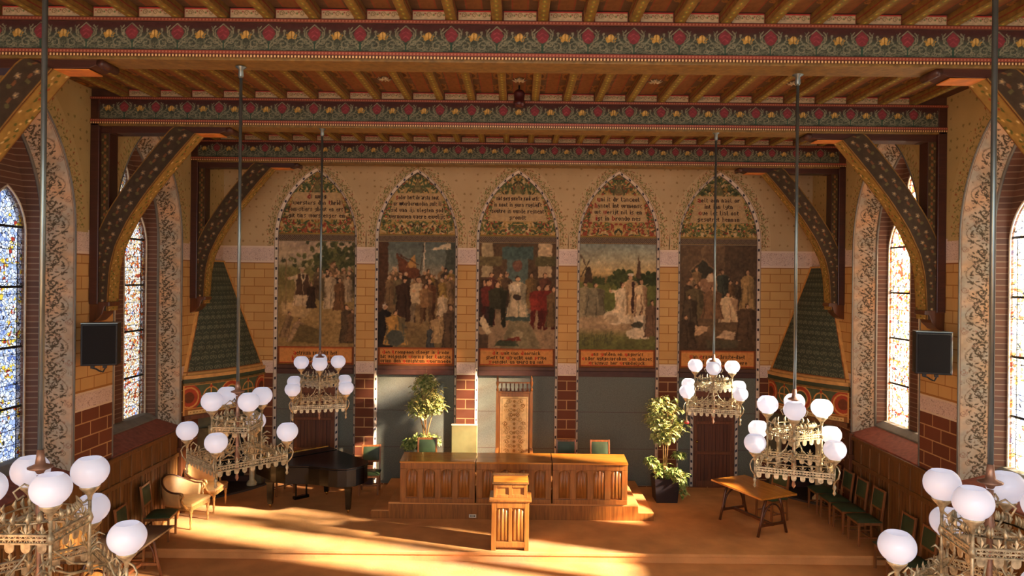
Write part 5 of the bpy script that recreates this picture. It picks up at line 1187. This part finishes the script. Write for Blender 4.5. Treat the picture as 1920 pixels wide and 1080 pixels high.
# ceiling pendant boss and rosettes
t = thing('ceiling_pendant', 'small dark red lantern boss hanging from the ceiling near the centre', 'pendant', (0, 10.45, ZC))
MB().tube([(0, 0, 0), (0, 0, -.1)], .012, 8).build('hook', BLK, t)
MB().lathe([(.02, -.33), (.06, -.32), (.085, -.28), (.085, -.24), (.075, -.23), (.08, -.14), (.085, -.12), (.06, -.08), (.02, -.06)], 12).build('body', plain('dark_red_lacquer', (70, 24, 24), .4), t)
for x, lb in ((-1.92, 'small gilt ceiling rosette left of the dark red pendant'), (.0, 'small gilt ceiling rosette right above the dark red pendant'), (1.93, 'small gilt ceiling rosette right of the dark red pendant'), (3.9, 'small gilt ceiling rosette beside the right middle chandelier rod')):
    m = MB(); m.lathe([(.05, .0), (.06, -.02), (.02, -.04)], 10, (0, 0, 0))
    for k in range(8): a = k*PI/4; m.tube([(0, 0, -.02), (.07*math.cos(a), .07*math.sin(a), -.035), (.11*math.cos(a), .11*math.sin(a), -.015)], [.012, .012, .004], 5)
    o = m.build('ceiling_rosette', CHBR); o.location = (x, 10.1, ZC-.002); tag(o, lb, 'rosette', 'gilt ceiling rosettes')

# ------------------------------------------------------------------ chandeliers
def chandelier(ztop):
    """origin at the level of the lower ring; rotated copies share it"""
    t = thing('globe_chandelier', 'x', 'chandelier')
    RU, RL = .275, .545; ZU, ZL = .33, 0.0
    MB().tube([(0, 0, ztop), (0, 0, .74)], .017, 10).build('rod', STEEL, t)
    MB().lathe([(.017, -.12), (.03, -.1), (.024, -.03), (.06, -.005), (.06, 0)], 12, (0, 0, ztop)).build('ceiling_mount', STEEL, t)
    MB().lathe([(.018, .67), (.03, .69), (.07, .705), (.072, .713), (.03, .73), (.024, .77), (.019, .82)], 16).build('canopy_disc', COPPER, t)
    MB().lathe([(.004, -.26), (.02, -.23), (.012, -.19), (.03, -.15), (.018, -.1), (.026, 0), (.018, .1), (.018, .4), (.03, .44), (.018, .5), (.02, .66)], 12).build('stem', COPPER, t)
    def band(R, z, h, off, nm):
        C = [(R*math.cos(off+k*PI/2), R*math.sin(off+k*PI/2)) for k in range(4)]; m = MB()
        for k in range(4):
            a = Vector(C[k]); b = Vector(C[(k+1) % 4]); d = b-a; L = d.length; d.normalize(); a = a.to_3d(); b = b.to_3d(); d = d.to_3d()
            m.bar((a.x, a.y, z), (b.x, b.y, z), .006, .010)
            for q_ in range(int(L/.03)):
                p_ = a+d*(q_+.5)*(L/int(L/.03)); m.bar((p_.x-d.x*.012, p_.y-d.y*.012, z-h/2), (p_.x+d.x*.012, p_.y+d.y*.012, z+h/2), .004, .005); m.bar((p_.x+d.x*.012, p_.y+d.y*.012, z-h/2), (p_.x-d.x*.012, p_.y-d.y*.012, z+h/2), .004, .005)
            m.bar((a.x, a.y, z+h/2), (b.x, b.y, z+h/2), .022, .012); m.bar((a.x, a.y, z-h/2), (b.x, b.y, z-h/2), .02, .01)
            n = max(4, int(L/.085)); st = L/n
            for i in range(n):
                p = (a+d*(st*(i+.5))); q0 = Vector((p.x, p.y, 0))
                # hanging crenel
                m.bar((p.x, p.y, z-h/2), (p.x, p.y, z-h/2-.030), .008, st*.58, (d.x, d.y, 0))
                m.lathe([(st*.29, -.004), (st*.29, .004)], 8, (0, 0, 0)) if False else None
                c = Vector((p.x, p.y, z-h/2-.030)); nn = Vector((d.y, -d.x, 0))*.004; pts = [d*(st*.29*math.cos(a_))+Vector((0, 0, -st*.29*math.sin(a_))) for a_ in [PI*q_/6 for q_ in range(7)]]
                m.add([c+q_+nn for q_ in pts]+[c+q_-nn for q_ in pts], [tuple(range(7)), tuple(range(13, 6, -1))]+[(q_, q_+1, q_+8, q_+7) for q_ in range(6)])
                # leaf cresting: three small blades on a stalk
                for j in (-1, 0, 1):
                    tip = p+d*(j*st*.42); zt = z+h/2+.035+(.035 if j == 0 else 0); wv = d*(.012 if j == 0 else .009); mid = Vector(((p.x+tip.x)/2, (p.y+tip.y)/2, (z+h/2+zt)/2+.004)); nv = Vector((d.y, -d.x, 0))*.005
                    m.add([(p.x, p.y, z+h/2-.004), mid+wv+nv, (tip.x, tip.y, zt), mid-wv+nv, mid-nv], [(0, 1, 2), (0, 2, 3), (0, 4, 1), (1, 4, 2), (2, 4, 3), (3, 4, 0)])
        return m.build(nm, CHBR, t)
    band(RU, ZU, .05, 0, 'upper_gallery'); band(RL, ZL, .055, PI/4, 'lower_gallery')
    # posts carrying the upper globes down to the lower ring
    for k in range(4):
        a = k*PI/2; x, y = RU*math.cos(a), RU*math.sin(a)
        m = MB(); m.tube([(x, y, -.02), (x, y, .47)], .011, 8); m.lathe([(.012, .30), (.024, .33), (.012, .37)], 8, (x, y, 0)); m.lathe([(.012, .0), (.02, .03), (.012, .05)], 8, (x, y, 0)); m.build('post', CHBR, t)
        m = MB()
        m.tube([(0, 0, .12), (x*.25, y*.25, .05), (x*.6, y*.6, .0), (x, y, -.01)], .008, 6)
        m.tube([(x*.06, y*.06, .32), (x*.3, y*.3, .16), (x*.65, y*.65, .06), (x*1.4, y*1.4, .0)], .007, 6)
        m.tube([(x*1.38+.0, y*1.38, .0), (0, 0, -.02)], .007, 6); m.build('curved_stay', CHBR, t)
        # spray of leaves and scroll at post
        m = MB(); rnd = random.Random(k)
        for j in range(9):
            b = a+rnd.uniform(-1.3, 1.3); L = rnd.uniform(.05, .10); z = .08+rnd.uniform(-.06, .12)
            m.tube([(x, y, z), (x+L*.6*math.cos(b), y+L*.6*math.sin(b), z+.04), (x+L*math.cos(b), y+L*math.sin(b), z+.02)], [.005, .009, .002], 5)
        for j in range(10):
            b = rnd.uniform(0, 6.28); rr = .2; m.tube([(rr*math.cos(b), rr*math.sin(b), .415), (rr*1.1*math.cos(b), rr*1.1*math.sin(b), .45), (rr*1.02*math.cos(b), rr*1.02*math.sin(b), .485)], [.004, .014, .002], 5)
        m.tube([(.2*math.cos(q*PI/8), .2*math.sin(q*PI/8), .42) for q in range(17)], .006, 5); m.tube([(.2*math.cos(a), .2*math.sin(a), .42), (x, y, .42), (x, y, .05)], .005, 5); m.build('leaf_spray', CHBR, t)
        # upper scroll from stem
        m = MB(); m.tube([(0, 0, .56), (x*.3, y*.3, .62), (x*.5, y*.5, .58), (x*.42, y*.42, .53), (x*.3, y*.3, .55)], .007, 6); m.tube([(0, 0, .45), (x*.4, y*.4, .40), (x*.9, y*.9, .44), (x, y, .46)], .008, 6); m.build('scroll_arm', CHBR, t)
    def globe(x, y, z):
        g = MB(); n = 14; prof = []
        R = .113
        for i in range(n+1):
            ph_ = -PI/2*.62+(PI/2*.62+PI/2*.60)*i/n; prof.append((R*math.cos(ph_), z+R*.93*math.sin(ph_)))
        prof = [(.055, prof[0][1]-.012), (.062, prof[0][1]-.004)]+prof
        g.lathe(prof, 24, (x, y, 0), 1, 1, False, False); g.build('glass_globe', OPAL, t)
        b = MB(); zb = prof[0][1]; b.lathe([(.012, zb-.09), (.016, zb-.06), (.035, zb-.035), (.05, zb-.02), (.062, zb-.004), (.062, zb+.004), (.02, zb+.004)], 12, (x, y, 0)); b.build('globe_holder', CHBR, t)
        return zb
    for k in range(4):
        a = k*PI/2; globe(RU*math.cos(a), RU*math.sin(a), .635)
    for k in range(4):
        a = PI/4+k*PI/2; x, y = RL*math.cos(a), RL*math.sin(a); zb = globe(x, y, .28)
        m = MB(); m.tube([(x, y, -.10), (x, y, zb-.08)], .010, 8); m.lathe([(.003, -.19), (.018, -.17), (.008, -.14), (.018, -.11), (.010, -.08)], 8, (x, y, 0)); m.build('corner_post', CHBR, t)
        m = MB(); m.tube([(x*1.0, y*1.0, -.06), (x*1.09, y*1.09, 0), (x*1.12, y*1.12, .06), (x*1.08, y*1.08, .10), (x*1.02, y*1.02, zb-.06)], .007, 6)
        m.tube([(x*.98, y*.98, -.03), (x*.85, y*.85, .05), (x*.8, y*.8, .12), (x*.88, y*.88, .15), (x*.93, y*.93, .11)], .007, 6); m.build('corner_bracket', CHBR, t)
    return t
CHS = [((-3.04, 10.97), .27, 'globe chandelier hanging before the left end door, farthest on the left side'),
       ((3.05, 10.97), -.27, 'globe chandelier hanging before the right end door, farthest on the right side'),
       ((-3.03, 7.72), PI/4, 'middle chandelier of the left row, in front of the left fireplace'),
       ((3.03, 7.72), -.37, 'middle chandelier of the right row, in front of the right fireplace'),
       ((-2.96, 4.42), PI/4, 'large near chandelier at the lower left corner of the view'),
       ((2.96, 4.42), PI/4-.12, 'large near chandelier at the lower right corner of the view')]
ZL_ = {0: 2.66, 1: 2.66, 2: 2.64, 3: 2.62, 4: 2.69, 5: 2.66}
src = chandelier(ZB-2.66)
for k, ((x, y), a, lb) in enumerate(CHS):
    o = place(src, k > 0, (x, y, ZL_[k]), a, lb, 'white globe chandeliers')
